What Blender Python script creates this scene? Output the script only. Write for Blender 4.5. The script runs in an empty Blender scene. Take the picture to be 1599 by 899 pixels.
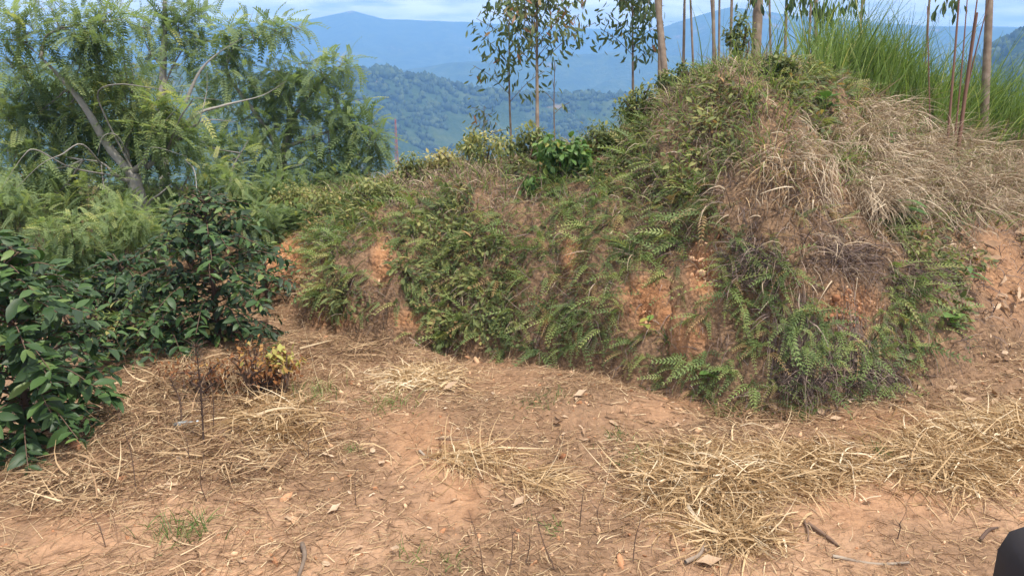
import bpy, math
import numpy as np
from mathutils import Matrix, Vector

sc = bpy.context.scene
col = sc.collection
R = np.random.default_rng(11)
rad = math.radians

# ------------------------------------------------------------------ camera
EYE = np.array([0.0, 0.0, 2.0])
PITCH = rad(14.9)
FPX = 1200.0                                   # focal length in photograph pixels (1599 wide)
cam_d = bpy.data.cameras.new("camera")
cam = bpy.data.objects.new("camera", cam_d)
col.objects.link(cam)
cam.location = EYE
cam.rotation_euler = (rad(90) - PITCH, 0, 0)
cam_d.sensor_width = 36.0
cam_d.lens = 36.0 * FPX / 1599.0
cam_d.clip_start = 0.05
cam_d.clip_end = 60000.0
sc.camera = cam

# ------------------------------------------------------------------ world, sun, exposure
SUN_EL, SUN_AZ = 66.0, 135.0                    # azimuth clockwise from +Y (the view direction)
world = bpy.data.worlds.new("World")
sc.world = world
world.use_nodes = True
wt = world.node_tree
wt.nodes.clear()
def wn(t, **k):
    n = wt.nodes.new(t)
    for a, b in k.items():
        setattr(n, a, b)
    return n
sky = wn("ShaderNodeTexSky", sky_type='NISHITA', sun_disc=False)
sky.sun_elevation = rad(SUN_EL)
sky.sun_rotation = rad(SUN_AZ)
sky.altitude = 1500
sky.air_density = 1.2
sky.dust_density = 1.5
geo = wn("ShaderNodeTexCoord")
sep = wn("ShaderNodeSeparateXYZ")
wt.links.new(geo.outputs["Generated"], sep.inputs[0])
# project the view direction on a cloud deck: (x, y) / (z + c)
za = wn("ShaderNodeMath", operation='ADD'); za.inputs[1].default_value = 0.10
zm = wn("ShaderNodeMath", operation='MAXIMUM'); zm.inputs[1].default_value = 0.05
wt.links.new(sep.outputs[2], za.inputs[0]); wt.links.new(za.outputs[0], zm.inputs[0])
dx = wn("ShaderNodeMath", operation='DIVIDE'); dy = wn("ShaderNodeMath", operation='DIVIDE')
wt.links.new(sep.outputs[0], dx.inputs[0]); wt.links.new(zm.outputs[0], dx.inputs[1])
wt.links.new(sep.outputs[1], dy.inputs[0]); wt.links.new(zm.outputs[0], dy.inputs[1])
cmb = wn("ShaderNodeCombineXYZ")
wt.links.new(dx.outputs[0], cmb.inputs[0]); wt.links.new(dy.outputs[0], cmb.inputs[1])
cn = wn("ShaderNodeTexNoise"); cn.inputs["Scale"].default_value = 0.9
cn.inputs["Detail"].default_value = 9; cn.inputs["Roughness"].default_value = 0.56
wt.links.new(cmb.outputs[0], cn.inputs["Vector"])
cr = wn("ShaderNodeValToRGB")
cr.color_ramp.elements[0].position = 0.30; cr.color_ramp.elements[1].position = 0.45
wt.links.new(cn.outputs["Fac"], cr.inputs[0])
cs = wn("ShaderNodeTexNoise"); cs.inputs["Scale"].default_value = 2.3; cs.inputs["Detail"].default_value = 7
wt.links.new(cmb.outputs[0], cs.inputs["Vector"])
cc = wn("ShaderNodeValToRGB")                   # grey cloud bellies to bright tops
cc.color_ramp.elements[0].position = 0.35; cc.color_ramp.elements[0].color = (10, 10.2, 10.6, 1)
cc.color_ramp.elements[1].position = 0.62; cc.color_ramp.elements[1].color = (18.0, 17.2, 16.4, 1)
wt.links.new(cs.outputs["Fac"], cc.inputs[0])
mx = wn("ShaderNodeMix", data_type='RGBA')
wt.links.new(cr.outputs[0], mx.inputs[0]); wt.links.new(sky.outputs[0], mx.inputs[6]); wt.links.new(cc.outputs[0], mx.inputs[7])
bg = wn("ShaderNodeBackground"); bg.inputs[1].default_value = 0.09
wo = wn("ShaderNodeOutputWorld")
wt.links.new(mx.outputs[2], bg.inputs[0]); wt.links.new(bg.outputs[0], wo.inputs[0])

sun_d = bpy.data.lights.new("sun", 'SUN')
sun_d.energy = 4.3
sun_d.angle = rad(1.5)
sun_d.color = (1.0, 0.94, 0.84)
sun = bpy.data.objects.new("sun", sun_d)
col.objects.link(sun)
sv = Vector((math.sin(rad(SUN_AZ)) * math.cos(rad(SUN_EL)), math.cos(rad(SUN_AZ)) * math.cos(rad(SUN_EL)), math.sin(rad(SUN_EL))))
sun.rotation_euler = sv.to_track_quat('Z', 'Y').to_euler()
sun.location = (4, -3, 12)

vs = sc.view_settings
vs.view_transform = 'Standard'
vs.look = 'None'
vs.exposure = 0.54
vs.gamma = 1.0
vs.use_curve_mapping = False
sc.cycles.max_bounces = 8
sc.cycles.diffuse_bounces = 3
sc.cycles.transmission_bounces = 4
sc.cycles.volume_bounces = 5
sc.cycles.use_adaptive_sampling = True

# ------------------------------------------------------------------ helpers
CP, SP = math.cos(PITCH), math.sin(PITCH)
def px(u, v, t):
    """the point at photograph pixel (u, v) and depth t"""
    x = (np.asarray(u, float) - 799.5) / FPX; yc = (449.5 - np.asarray(v, float)) / FPX
    d = np.stack(np.broadcast_arrays(x, CP + yc * SP, -SP + yc * CP), -1)
    return EYE + np.asarray(t, float)[..., None] * d
def project(P):
    q = np.asarray(P, float) - EYE
    t = q[..., 1] * CP - q[..., 2] * SP
    t = np.where(np.abs(t) < 1e-3, 1e-3, t)
    yc = (q[..., 1] * SP + q[..., 2] * CP) / t
    return 799.5 + FPX * q[..., 0] / t, 449.5 - FPX * yc, t

def _hash(i, j, seed):
    n = (i.astype(np.int64) * 374761393 + j.astype(np.int64) * 668265263 + seed * 974634777) & 0x7fffffff
    n = ((n ^ (n >> 13)) * 1274126177) & 0x7fffffff
    return ((n ^ (n >> 16)) & 0xffff) / 65535.0
def vnoise(x, y, seed=0):
    i = np.floor(x); j = np.floor(y); fx = x - i; fy = y - j
    fx = fx * fx * (3 - 2 * fx); fy = fy * fy * (3 - 2 * fy)
    a = _hash(i, j, seed); b = _hash(i + 1, j, seed); c = _hash(i, j + 1, seed); d = _hash(i + 1, j + 1, seed)
    return (a + (b - a) * fx) * (1 - fy) + (c + (d - c) * fx) * fy
def fbm(x, y, seed=0, oct=4):
    s = 0; a = 0.5; tot = 0
    for k in range(oct):
        s = s + a * vnoise(x * 2 ** k, y * 2 ** k, seed + k * 17); tot += a; a *= 0.5
    return s / tot * 2 - 1

def unit(v):
    return v / np.maximum(np.linalg.norm(v, axis=-1, keepdims=True), 1e-9)
def rnd(n, a=0.0, b=1.0):
    return R.uniform(a, b, n)
def rdir(n):
    return unit(R.normal(size=(n, 3)))

class Buf:
    def __init__(s):
        s.v = []; s.q = []; s.t = []; s.n = 0
    def add(s, V, Q, T=None):
        V = np.asarray(V, float).reshape(-1, 3); Q = np.asarray(Q, np.int64).reshape(-1, 4)
        s.v.append(V); s.q.append(Q + s.n); s.n += len(V)
        s.t.append(np.full(len(V), 0.5) if T is None else np.broadcast_to(np.asarray(T, float), (len(V),)))
    def mesh(s, name, mat, smooth=False):
        V = np.concatenate(s.v); Q = np.concatenate(s.q); T = np.concatenate(s.t)
        m = bpy.data.meshes.new(name)
        m.vertices.add(len(V)); m.vertices.foreach_set("co", V.astype(np.float32).ravel())
        m.loops.add(len(Q) * 4); m.loops.foreach_set("vertex_index", Q.astype(np.int32).ravel())
        m.polygons.add(len(Q))
        m.polygons.foreach_set("loop_start", np.arange(len(Q), dtype=np.int32) * 4)
        if smooth:
            m.polygons.foreach_set("use_smooth", np.ones(len(Q), bool))
        m.update(calc_edges=True)
        at = m.attributes.new("tint", 'FLOAT', 'POINT'); at.data.foreach_set("value", T.astype(np.float32))
        if mat: m.materials.append(mat)
        return m
    def build(s, name, mat, parent=None, smooth=False):
        return link(name, s.mesh(name, mat, smooth), parent)

def link(name, data, parent=None, loc=None):
    o = bpy.data.objects.new(name, data); col.objects.link(o)
    if parent is not None: o.parent = parent
    if loc is not None: o.location = loc
    return o
def empty(name, loc):
    o = link(name, None, None, loc); o.empty_display_size = 0.1
    return o
def keep(o, parent):
    """parent o (built in world space) under an empty that is only translated"""
    o.parent = parent; o.matrix_parent_inverse = Matrix.Translation(-Vector(parent.location))
    return o
def tag(o, label=None, cat=None, group=None, kind=None):
    if label: o["label"] = label
    if cat: o["category"] = cat
    if group: o["group"] = group
    if kind: o["kind"] = kind
    return o

def frames(D, N):
    X = unit(D); Y = unit(np.cross(N, X)); Z = np.cross(X, Y)
    return X, Y, Z
def stamp(tv, tq, P, X, Y, Z, s):
    n, m = len(P), len(tv)
    V = P[:, None] + np.asarray(s, float).reshape(-1, 1, 1) * (tv[None, :, 0:1] * X[:, None] + tv[None, :, 1:2] * Y[:, None] + tv[None, :, 2:3] * Z[:, None])
    Q = tq[None] + (np.arange(n) * m)[:, None, None]
    return V.reshape(-1, 3), Q.reshape(-1, 4), m
def strands(P, D, L, W, droop=0.3, curl=0.3, k=3, grav=(0, 0, -1)):
    """n curved tapering ribbons; returns V, Q, verts per ribbon"""
    n = len(P); d = unit(np.asarray(D, float)); p = np.array(P, float)
    L = np.broadcast_to(L, (n,)); W = np.broadcast_to(W, (n,)); droop = np.broadcast_to(droop, (n,))
    side = unit(np.cross(d, rdir(n))); g = np.asarray(grav, float); cv = rdir(n) * np.asarray(curl, float)
    out = []
    for i in range(k + 1):
        f = i / k; w = (W * (1 - 0.85 * f ** 1.5) * 0.5)[:, None]
        out.append(p - side * w); out.append(p + side * w)
        p = p + d * (L / k)[:, None]
        d = unit(d + (g * droop[:, None] + cv) / k * 1.6)
    V = np.stack(out, 1)
    q = np.array([[2 * i, 2 * i + 1, 2 * i + 3, 2 * i + 2] for i in range(k)])
    Q = q[None] + (np.arange(n) * (2 * k + 2))[:, None, None]
    return V.reshape(-1, 3), Q.reshape(-1, 4), 2 * k + 2
def smoothline(pts, n):
    """Catmull-Rom through pts"""
    p = np.asarray(pts, float); p = np.concatenate([[2 * p[0] - p[1]], p, [2 * p[-1] - p[-2]]])
    u = np.linspace(0, len(p) - 3 - 1e-6, n); i = u.astype(int); f = (u - i)[:, None]
    a, b, c, d = p[i], p[i + 1], p[i + 2], p[i + 3]
    return 0.5 * (2 * b + (c - a) * f + (2 * a - 5 * b + 4 * c - d) * f ** 2 + (3 * b - a - 3 * c + d) * f ** 3)
def tube(pts, r, sides=6, n=None, wob=0.0):
    pts = smoothline(pts, n) if n else np.asarray(pts, float)
    m = len(pts); r = np.interp(np.linspace(0, 1, m), np.linspace(0, 1, len(np.atleast_1d(r))), np.atleast_1d(r))
    if wob: r = r * (1 + R.normal(0, wob, m))
    T = unit(np.gradient(pts, axis=0)); ref = np.array([0.31, 0.22, 0.93]) if abs(T[0][2]) < 0.8 else np.array([0.9, 0.3, 0.1])
    A = unit(np.cross(T, ref)); Bv = np.cross(T, A)
    a = np.linspace(0, 2 * math.pi, sides, endpoint=False)
    V = pts[:, None] + r[:, None, None] * (np.cos(a)[None, :, None] * A[:, None] + np.sin(a)[None, :, None] * Bv[:, None])
    Q = [[i * sides + j, i * sides + (j + 1) % sides, (i + 1) * sides + (j + 1) % sides, (i + 1) * sides + j] for i in range(m - 1) for j in range(sides)]
    return V.reshape(-1, 3), np.array(Q)

# ------------------------------------------------------------------ materials
def newmat(name):
    m = bpy.data.materials.new(name); m.use_nodes = True; m.node_tree.nodes.clear()
    return m, m.node_tree.nodes, m.node_tree.links
def ramp(nodes, stops, interp='LINEAR'):
    r = nodes.new("ShaderNodeValToRGB"); r.color_ramp.interpolation = interp; e = r.color_ramp.elements
    while len(e) < len(stops): e.new(0.5)
    for el, (p, c) in zip(e, stops):
        el.position = p; el.color = (*c, 1)
    return r
def veg(name, stops, rough=0.6, transl=0.25, spec=0.25, orand=0.0, noise=0.0, nscale=30.0, bump=0.0, tcol=(1.15, 1.2, 0.7)):
    m, N, L = newmat(name)
    at = N.new("ShaderNodeAttribute"); at.attribute_name = "tint"
    val = at.outputs["Fac"]
    def addv(sock, k):
        nonlocal val
        a = N.new("ShaderNodeMath"); a.operation = 'MULTIPLY_ADD'; a.inputs[1].default_value = k; a.inputs[2].default_value = -k / 2
        L.new(sock, a.inputs[0])
        b = N.new("ShaderNodeMath"); b.operation = 'ADD'; L.new(a.outputs[0], b.inputs[0]); L.new(val, b.inputs[1]); val = b.outputs[0]
    if orand:
        oi = N.new("ShaderNodeObjectInfo"); addv(oi.outputs["Random"], orand)
    nt = None
    if noise or bump:
        tc = N.new("ShaderNodeTexCoord"); nt = N.new("ShaderNodeTexNoise"); nt.inputs["Scale"].default_value = nscale; nt.inputs["Detail"].default_value = 5
        L.new(tc.outputs["Object"], nt.inputs["Vector"])
        if noise: addv(nt.outputs["Fac"], noise)
    rp = ramp(N, stops); L.new(val, rp.inputs[0])
    b = N.new("ShaderNodeBsdfPrincipled"); b.inputs["Roughness"].default_value = rough; b.inputs["Specular IOR Level"].default_value = spec
    L.new(rp.outputs[0], b.inputs["Base Color"])
    if bump:
        bp = N.new("ShaderNodeBump"); bp.inputs["Strength"].default_value = bump; bp.inputs["Distance"].default_value = 0.01
        L.new(nt.outputs["Fac"], bp.inputs["Height"]); L.new(bp.outputs[0], b.inputs["Normal"])
    o = N.new("ShaderNodeOutputMaterial")
    if transl:
        tr = N.new("ShaderNodeBsdfTranslucent"); mc = N.new("ShaderNodeMix"); mc.data_type = 'RGBA'; mc.blend_type = 'MULTIPLY'; mc.inputs[0].default_value = 1.0
        L.new(rp.outputs[0], mc.inputs[6]); mc.inputs[7].default_value = (*tcol, 1); L.new(mc.outputs[2], tr.inputs[0])
        ms = N.new("ShaderNodeMixShader"); ms.inputs[0].default_value = transl
        L.new(b.outputs[0], ms.inputs[1]); L.new(tr.outputs[0], ms.inputs[2]); L.new(ms.outputs[0], o.inputs[0])
    else:
        L.new(b.outputs[0], o.inputs[0])
    return m

M = {}
M['fern'] = veg("fern green", [(0.0, (.06, .085, .038)), (.35, (.118, .168, .062)), (.7, (.20, .265, .088)), (.92, (.31, .335, .12)), (1, (.36, .24, .12))], 0.55, 0.3, orand=0.75)
M['deadfern'] = veg("dead fern brown", [(0, (.07, .045, .038)), (.4, (.16, .105, .08)), (.75, (.26, .175, .12)), (1, (.38, .28, .18))], 0.8, 0.15, orand=0.3, tcol=(1.1, 1, .8))
M['coffee'] = veg("coffee leaf", [(0, (.018, .038, .015)), (.45, (.04, .082, .026)), (.75, (.075, .135, .036)), (.92, (.17, .22, .06)), (1, (.30, .25, .08))], 0.48, 0.22, 0.35, orand=0.85)
M['feather'] = veg("feathery leaf", [(0, (.10, .15, .078)), (.4, (.185, .25, .12)), (.75, (.27, .335, .145)), (1, (.41, .41, .16))], 0.55, 0.5)
M['broad'] = veg("broad green leaf", [(0, (.04, .085, .022)), (.5, (.085, .165, .04)), (.85, (.14, .23, .055)), (1, (.30, .27, .07))], 0.45, 0.3, 0.35, orand=0.3)
M['shrub'] = veg("pale shrub leaf", [(0, (.07, .09, .04)), (.4, (.14, .17, .065)), (.75, (.23, .245, .085)), (1, (.36, .31, .13))], 0.6, 0.3, orand=0.3)
M['rust'] = veg("rusty dried leaf", [(0, (.12, .045, .02)), (.5, (.26, .11, .04)), (.8, (.38, .22, .07)), (1, (.36, .34, .10))], 0.7, 0.3)
M['euc'] = veg("eucalyptus leaf", [(0, (.05, .08, .042)), (.5, (.11, .155, .07)), (.85, (.17, .19, .075)), (1, (.30, .15, .085))], 0.5, 0.36, 0.3)
M['tallgrass'] = veg("tall green grass", [(0, (.07, .115, .03)), (.45, (.15, .225, .055)), (.8, (.23, .31, .08)), (1, (.42, .40, .17))], 0.5, 0.42, 0.3)
M['straw'] = veg("golden straw", [(0, (.20, .115, .05)), (.4, (.41, .275, .145)), (.75, (.56, .41, .24)), (1, (.70, .58, .41))], 0.6, 0.2, 0.25, tcol=(1.1, 1.0, .7))
M['thatch'] = veg("grey straw", [(0, (.10, .07, .05)), (.4, (.26, .19, .13)), (.75, (.44, .345, .24)), (1, (.60, .50, .37))], 0.75, 0.15, tcol=(1.1, 1.0, .8))
M['fibre'] = veg("brown grass fibre", [(0, (.10, .055, .032)), (.4, (.25, .15, .085)), (.75, (.42, .29, .165)), (1, (.60, .46, .29))], 0.8, 0.12, tcol=(1.1, 1.0, .8))
M['twig'] = veg("grey brown twigs", [(0, (.065, .045, .038)), (.5, (.17, .12, .10)), (1, (.33, .25, .20))], 0.85, 0.0)
M['bark'] = veg("pale grey bark", [(0, (.11, .10, .09)), (.5, (.23, .21, .19)), (1, (.36, .335, .30))], 0.85, 0, noise=0.9, nscale=22, bump=0.6)
M['eucbark'] = veg("smooth eucalyptus bark", [(0, (.085, .06, .045)), (.5, (.19, .14, .105)), (1, (.34, .28, .22))], 0.8, 0, noise=1.1, nscale=14, bump=0.4)
M['darkstem'] = veg("dark dry stem", [(0, (.05, .032, .026)), (.5, (.10, .062, .045)), (1, (.19, .12, .08))], 0.85, 0)
M['redstem'] = veg("reddish stem", [(0, (.085, .042, .03)), (.5, (.16, .085, .06)), (1, (.26, .16, .11))], 0.75, 0)
M['dryleaf'] = veg("dry fallen leaf", [(0, (.12, .065, .035)), (.4, (.28, .17, .10)), (.75, (.47, .34, .23)), (1, (.66, .55, .43))], 0.75, 0.12, orand=0.6, tcol=(1.1, 1, .8))
M['greentuft'] = veg("short green grass", [(0, (.05, .085, .025)), (.5, (.11, .17, .045)), (1, (.34, .33, .15))], 0.55, 0.3)
M['stone'] = veg("soil clods", [(0, (.20, .085, .045)), (.5, (.38, .18, .09)), (1, (.56, .36, .22))], 0.95, 0, orand=0.5, noise=0.4, nscale=40, bump=0.5)
M['farleaf'] = veg("far woodland", [(0, (.018, .034, .016)), (.5, (.035, .058, .024)), (1, (.075, .10, .035))], 0.8, 0)

def soil_mat():
    m, N, L = newmat("red soil")
    tc = N.new("ShaderNodeTexCoord")
    def noise(s, d=6, r=0.6):
        n = N.new("ShaderNodeTexNoise"); n.inputs["Scale"].default_value = s; n.inputs["Detail"].default_value = d; n.inputs["Roughness"].default_value = r
        L.new(tc.outputs["Object"], n.inputs["Vector"]); return n
    def mixc(f, a, b, mode='MIX'):
        x = N.new("ShaderNodeMix"); x.data_type = 'RGBA'; x.blend_type = mode
        if isinstance(f, float): x.inputs[0].default_value = f
        else: L.new(f, x.inputs[0])
        for s, i in ((a, 6), (b, 7)):
            if isinstance(s, tuple): x.inputs[i].default_value = (*s, 1)
            else: L.new(s, x.inputs[i])
        return x.outputs[2]
    n1 = noise(1.3); n2 = noise(9, 8, .68); n3 = noise(60, 4)
    base = ramp(N, [(.30, (.26, .158, .098)), (.5, (.355, .218, .136)), (.7, (.44, .268, .165))]); L.new(n1.outputs["Fac"], base.inputs[0])
    fine = ramp(N, [(.28, (.50, .46, .43)), (.5, (1, 1, 1)), (.75, (1.22, 1.18, 1.12))]); L.new(n2.outputs["Fac"], fine.inputs[0])
    c = mixc(1.0, base.outputs[0], fine.outputs[0], 'MULTIPLY')
    a1 = N.new("ShaderNodeAttribute"); a1.attribute_name = "tint"      # 1 = freshly cut red subsoil
    rp = ramp(N, [(.3, (.24, .105, .052)), (.5, (.37, .18, .085)), (.62, (.46, .245, .125)), (.78, (.58, .40, .25))]); L.new(n2.outputs["Fac"], rp.inputs[0])
    c = mixc(a1.outputs["Fac"], c, rp.outputs[0])
    a2 = N.new("ShaderNodeAttribute"); a2.attribute_name = "litter"    # dark humus and crumbs of litter
    n4 = noise(25, 6, .7); r4 = ramp(N, [(.35, (.10, .064, .042)), (.6, (.24, .15, .09)), (.75, (.40, .265, .155))]); L.new(n4.outputs["Fac"], r4.inputs[0])
    c = mixc(a2.outputs["Fac"], c, r4.outputs[0])
    b = N.new("ShaderNodeBsdfPrincipled"); b.inputs["Roughness"].default_value = 0.95; b.inputs["Specular IOR Level"].default_value = 0.1
    L.new(c, b.inputs["Base Color"])
    ad = N.new("ShaderNodeMath"); ad.operation = 'ADD'; L.new(n2.outputs["Fac"], ad.inputs[0])
    mu = N.new("ShaderNodeMath"); mu.operation = 'MULTIPLY'; mu.inputs[1].default_value = 0.35; L.new(n3.outputs["Fac"], mu.inputs[0]); L.new(mu.outputs[0], ad.inputs[1])
    vo = N.new("ShaderNodeTexVoronoi"); vo.inputs["Scale"].default_value = 26; vo.inputs["Randomness"].default_value = 1.0; L.new(tc.outputs["Object"], vo.inputs["Vector"])
    vm = N.new("ShaderNodeMath"); vm.operation = 'MULTIPLY_ADD'; vm.inputs[1].default_value = -0.55; L.new(vo.outputs["Distance"], vm.inputs[0]); L.new(ad.outputs[0], vm.inputs[2])
    bp = N.new("ShaderNodeBump"); bp.inputs["Strength"].default_value = 0.85; bp.inputs["Distance"].default_value = 0.045
    L.new(vm.outputs[0], bp.inputs["Height"]); L.new(bp.outputs[0], b.inputs["Normal"])
    o = N.new("ShaderNodeOutputMaterial"); L.new(b.outputs[0], o.inputs[0])
    return m
M['soil'] = soil_mat()

def hill_mat():
    m, N, L = newmat("forested hillside")
    tc = N.new("ShaderNodeTexCoord")
    def noise(s, d=6, r=0.65):
        n = N.new("ShaderNodeTexNoise"); n.inputs["Scale"].default_value = s; n.inputs["Detail"].default_value = d; n.inputs["Roughness"].default_value = r
        L.new(tc.outputs["Object"], n.inputs["Vector"]); return n
    a = noise(.035); f = ramp(N, [(.3, (.018, .035, .015)), (.5, (.04, .065, .024)), (.68, (.085, .105, .04))]); L.new(a.outputs["Fac"], f.inputs[0])
    b_ = noise(.011, 9, .72); g = ramp(N, [(.60, (0, 0, 0)), (.68, (1, 1, 1))]); L.new(b_.outputs["Fac"], g.inputs[0])
    x = N.new("ShaderNodeMix"); x.data_type = 'RGBA'; L.new(g.outputs[0], x.inputs[0]); L.new(f.outputs[0], x.inputs[6]); x.inputs[7].default_value = (.26, .17, .11, 1)
    b = N.new("ShaderNodeBsdfPrincipled"); b.inputs["Roughness"].default_value = 0.95; b.inputs["Specular IOR Level"].default_value = 0.05
    L.new(x.outputs[2], b.inputs["Base Color"])
    bp = N.new("ShaderNodeBump"); bp.inputs["Strength"].default_value = 1.0; bp.inputs["Distance"].default_value = 9.0
    L.new(a.outputs["Fac"], bp.inputs["Height"]); L.new(bp.outputs[0], b.inputs["Normal"])
    o = N.new("ShaderNodeOutputMaterial"); L.new(b.outputs[0], o.inputs[0])
    return m
M['hill'] = hill_mat()

def plain(name, c, rough=0.5, **k):
    m, N, L = newmat(name)
    b = N.new("ShaderNodeBsdfPrincipled"); b.inputs["Base Color"].default_value = (*c, 1); b.inputs["Roughness"].default_value = rough
    for a, v in k.items(): b.inputs[a.replace('_', ' ')].default_value = v
    tc = N.new("ShaderNodeTexCoord"); nz = N.new("ShaderNodeTexNoise"); nz.inputs["Scale"].default_value = 60
    L.new(tc.outputs["Object"], nz.inputs["Vector"])
    bp = N.new("ShaderNodeBump"); bp.inputs["Strength"].default_value = 0.15; bp.inputs["Distance"].default_value = 0.002
    L.new(nz.outputs["Fac"], bp.inputs["Height"]); L.new(bp.outputs[0], b.inputs["Normal"])
    o = N.new("ShaderNodeOutputMaterial"); L.new(b.outputs[0], o.inputs[0])
    return m

# ------------------------------------------------------------------ terrain
def ground0(u, v, z=0.0):
    yc = (449.5 - v) / FPX; t = (EYE[2] - z) / (SP - yc * CP)
    return px(np.array(u), np.array(v), np.array(t))
# foot of the cut bank: pixel (u, v) on the track, bank height, width up to the brow, level shelf behind the brow, steepness
FOOT = [(180, 405, .55, 1.6, 1.5, .3), (300, 418, .55, 1.6, 1.5, .35), (395, 440, .55, 1.3, 1.0, .5), (452, 470, .62, 1.2, .8, .7), (500, 503, .74, 1.3, .8, .9), (600, 519, .95, 1.5, .8, 1.),
        (700, 530, 1.10, 1.7, .8, 1.), (850, 552, 1.32, 1.8, .7, 1.), (960, 578, 1.62, 1.9, .8, 1.), (1060, 610, 2.02, 2.0, 1.4, 1.), (1150, 638, 2.16, 2.05, 2.5, .95),
        (1290, 640, 2.12, 2.0, 3.0, .75), (1400, 618, 1.92, 2.0, 3.0, .5), (1500, 592, 1.66, 2.1, 3.0, .25), (1620, 560, 1.36, 2.2, 3.0, .1), (1850, 510, 1.1, 2.6, 3.0, .0), (2300, 450, 1.0, 3, 3, 0)]
_fp = np.array([np.r_[ground0(f[0], f[1])[:2], f[2:]] for f in FOOT])
FC = smoothline(_fp, 260)
FT = unit(np.gradient(FC[:, :2], axis=0))
def bank(x, y):
    """signed distance s into the bank from its foot (positive inside) and the foot parameters there"""
    sh = x.shape; x = x.ravel(); y = y.ravel(); S = np.empty(len(x)); I = np.empty((len(x), 4))
    for a in range(0, len(x), 20000):
        ddx = x[a:a + 20000, None] - FC[None, :, 0]; ddy = y[a:a + 20000, None] - FC[None, :, 1]
        d2 = ddx * ddx + ddy * ddy; i = d2.argmin(1); j = np.arange(len(i))
        cr_ = FT[i, 0] * ddy[j, i] - FT[i, 1] * ddx[j, i]
        S[a:a + 20000] = np.sqrt(d2[j, i]) * np.sign(cr_)
        w = np.exp(-(np.sqrt(d2) - np.sqrt(d2[j, i])[:, None]) / .22); I[a:a + 20000] = (w @ FC[:, 2:]) / w.sum(1, keepdims=True)
    return S.reshape(sh), I.reshape(*sh, 4)
EDGE_Y = [-4, 2.0, 3.5, 5.0, 6.0, 7.0, 8.0, 9.5, 12, 20]
EDGE_X = [-3.6, -3.1, -2.75, -2.55, -2.55, -2.9, -3.7, -5.2, -8, -16]
def vel(v, u=799.5):
    """tangent of the elevation angle seen at pixel (u, v)"""
    d = px(np.asarray(u, float), np.asarray(v, float), np.ones(np.broadcast(u, v).shape)) - EYE
    return d[..., 2] / np.hypot(d[..., 0], d[..., 1])
RIDGES = [  # distance, slope in front, roughness (m), crest in photograph pixels
    (760, .36, 10, [(-900, 60), (-200, 90), (300, 100), (530, 118), (590, 112), (640, 118), (740, 139), (800, 149), (960, 150), (1060, 172), (1200, 200), (1500, 230), (2500, 200)]),
    (640, .40, 8, [(-900, 300), (1300, 240), (1400, 190), (1480, 130), (1550, 75), (1600, 45), (1800, 10), (2600, 0)]),
    (1600, .34, 22, [(-900, 90), (300, 150), (500, 135), (620, 109), (700, 97), (800, 92), (900, 84), (980, 80), (1100, 90), (1300, 100), (2500, 90)]),
    (2000, .34, 26, [(-900, 80), (800, 105), (960, 80), (1000, 58), (1050, 38), (1100, 22), (1140, 12), (1200, 18), (1250, 25), (1350, 34), (1450, 42), (1600, 45), (2600, 40)]),
    (2500, .34, 30, [(-900, 60), (100, 46), (300, 40), (480, 31), (550, 16), (600, 29), (740, 35), (900, 42), (1000, 46), (1500, 40), (2600, 50)]),
]
def far_h(x, y):
    r = np.hypot(x, y) + 1e-6
    z = np.interp(r, [0, 12, 20, 40, 120, 400, 800, 9000], [-0.5, -1.5, -4.5, -12, -40, -120, -170, -200])
    z = z + fbm(x / 40, y / 40, 5) * np.clip((r - 20) / 40, 0, 1) * 3
    ya = np.maximum(y, 1e-3)
    ang = np.arctan2(x, y); ca = np.clip(ang, -1.15, 1.15)
    for k, (D, sl, rg, cr_) in enumerate(RIDGES):
        uu = np.array([c[0] for c in cr_], float); vv = np.array([c[1] for c in cr_], float)
        # azimuth of each crest pixel on the horizon
        d = px(uu, vv, np.ones(len(uu))) - EYE; az = np.arctan2(d[:, 0], d[:, 1]); te = d[:, 2] / np.hypot(d[:, 0], d[:, 1])
        crest = EYE[2] + D * np.interp(ca, az, te)
        n = fbm(x / (D * .055), y / (D * .055), 31 + 7 * k, 6) * rg
        spur = np.abs(fbm(x / (D * .16), y / (D * .16), 91 + 7 * k, 3)) * rg * 3.0
        dd = r - D
        zr = crest - np.where(dd < 0, -dd * sl, dd * .5) - spur * np.clip(np.abs(dd) / (D * .12), 0, 1) + n * np.clip(np.abs(dd) / (D * .04), 0.12, 1)
        z = np.maximum(z, zr)
    back = np.clip((0.3 - y / r) / 0.5, 0, 1)
    return z
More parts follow.
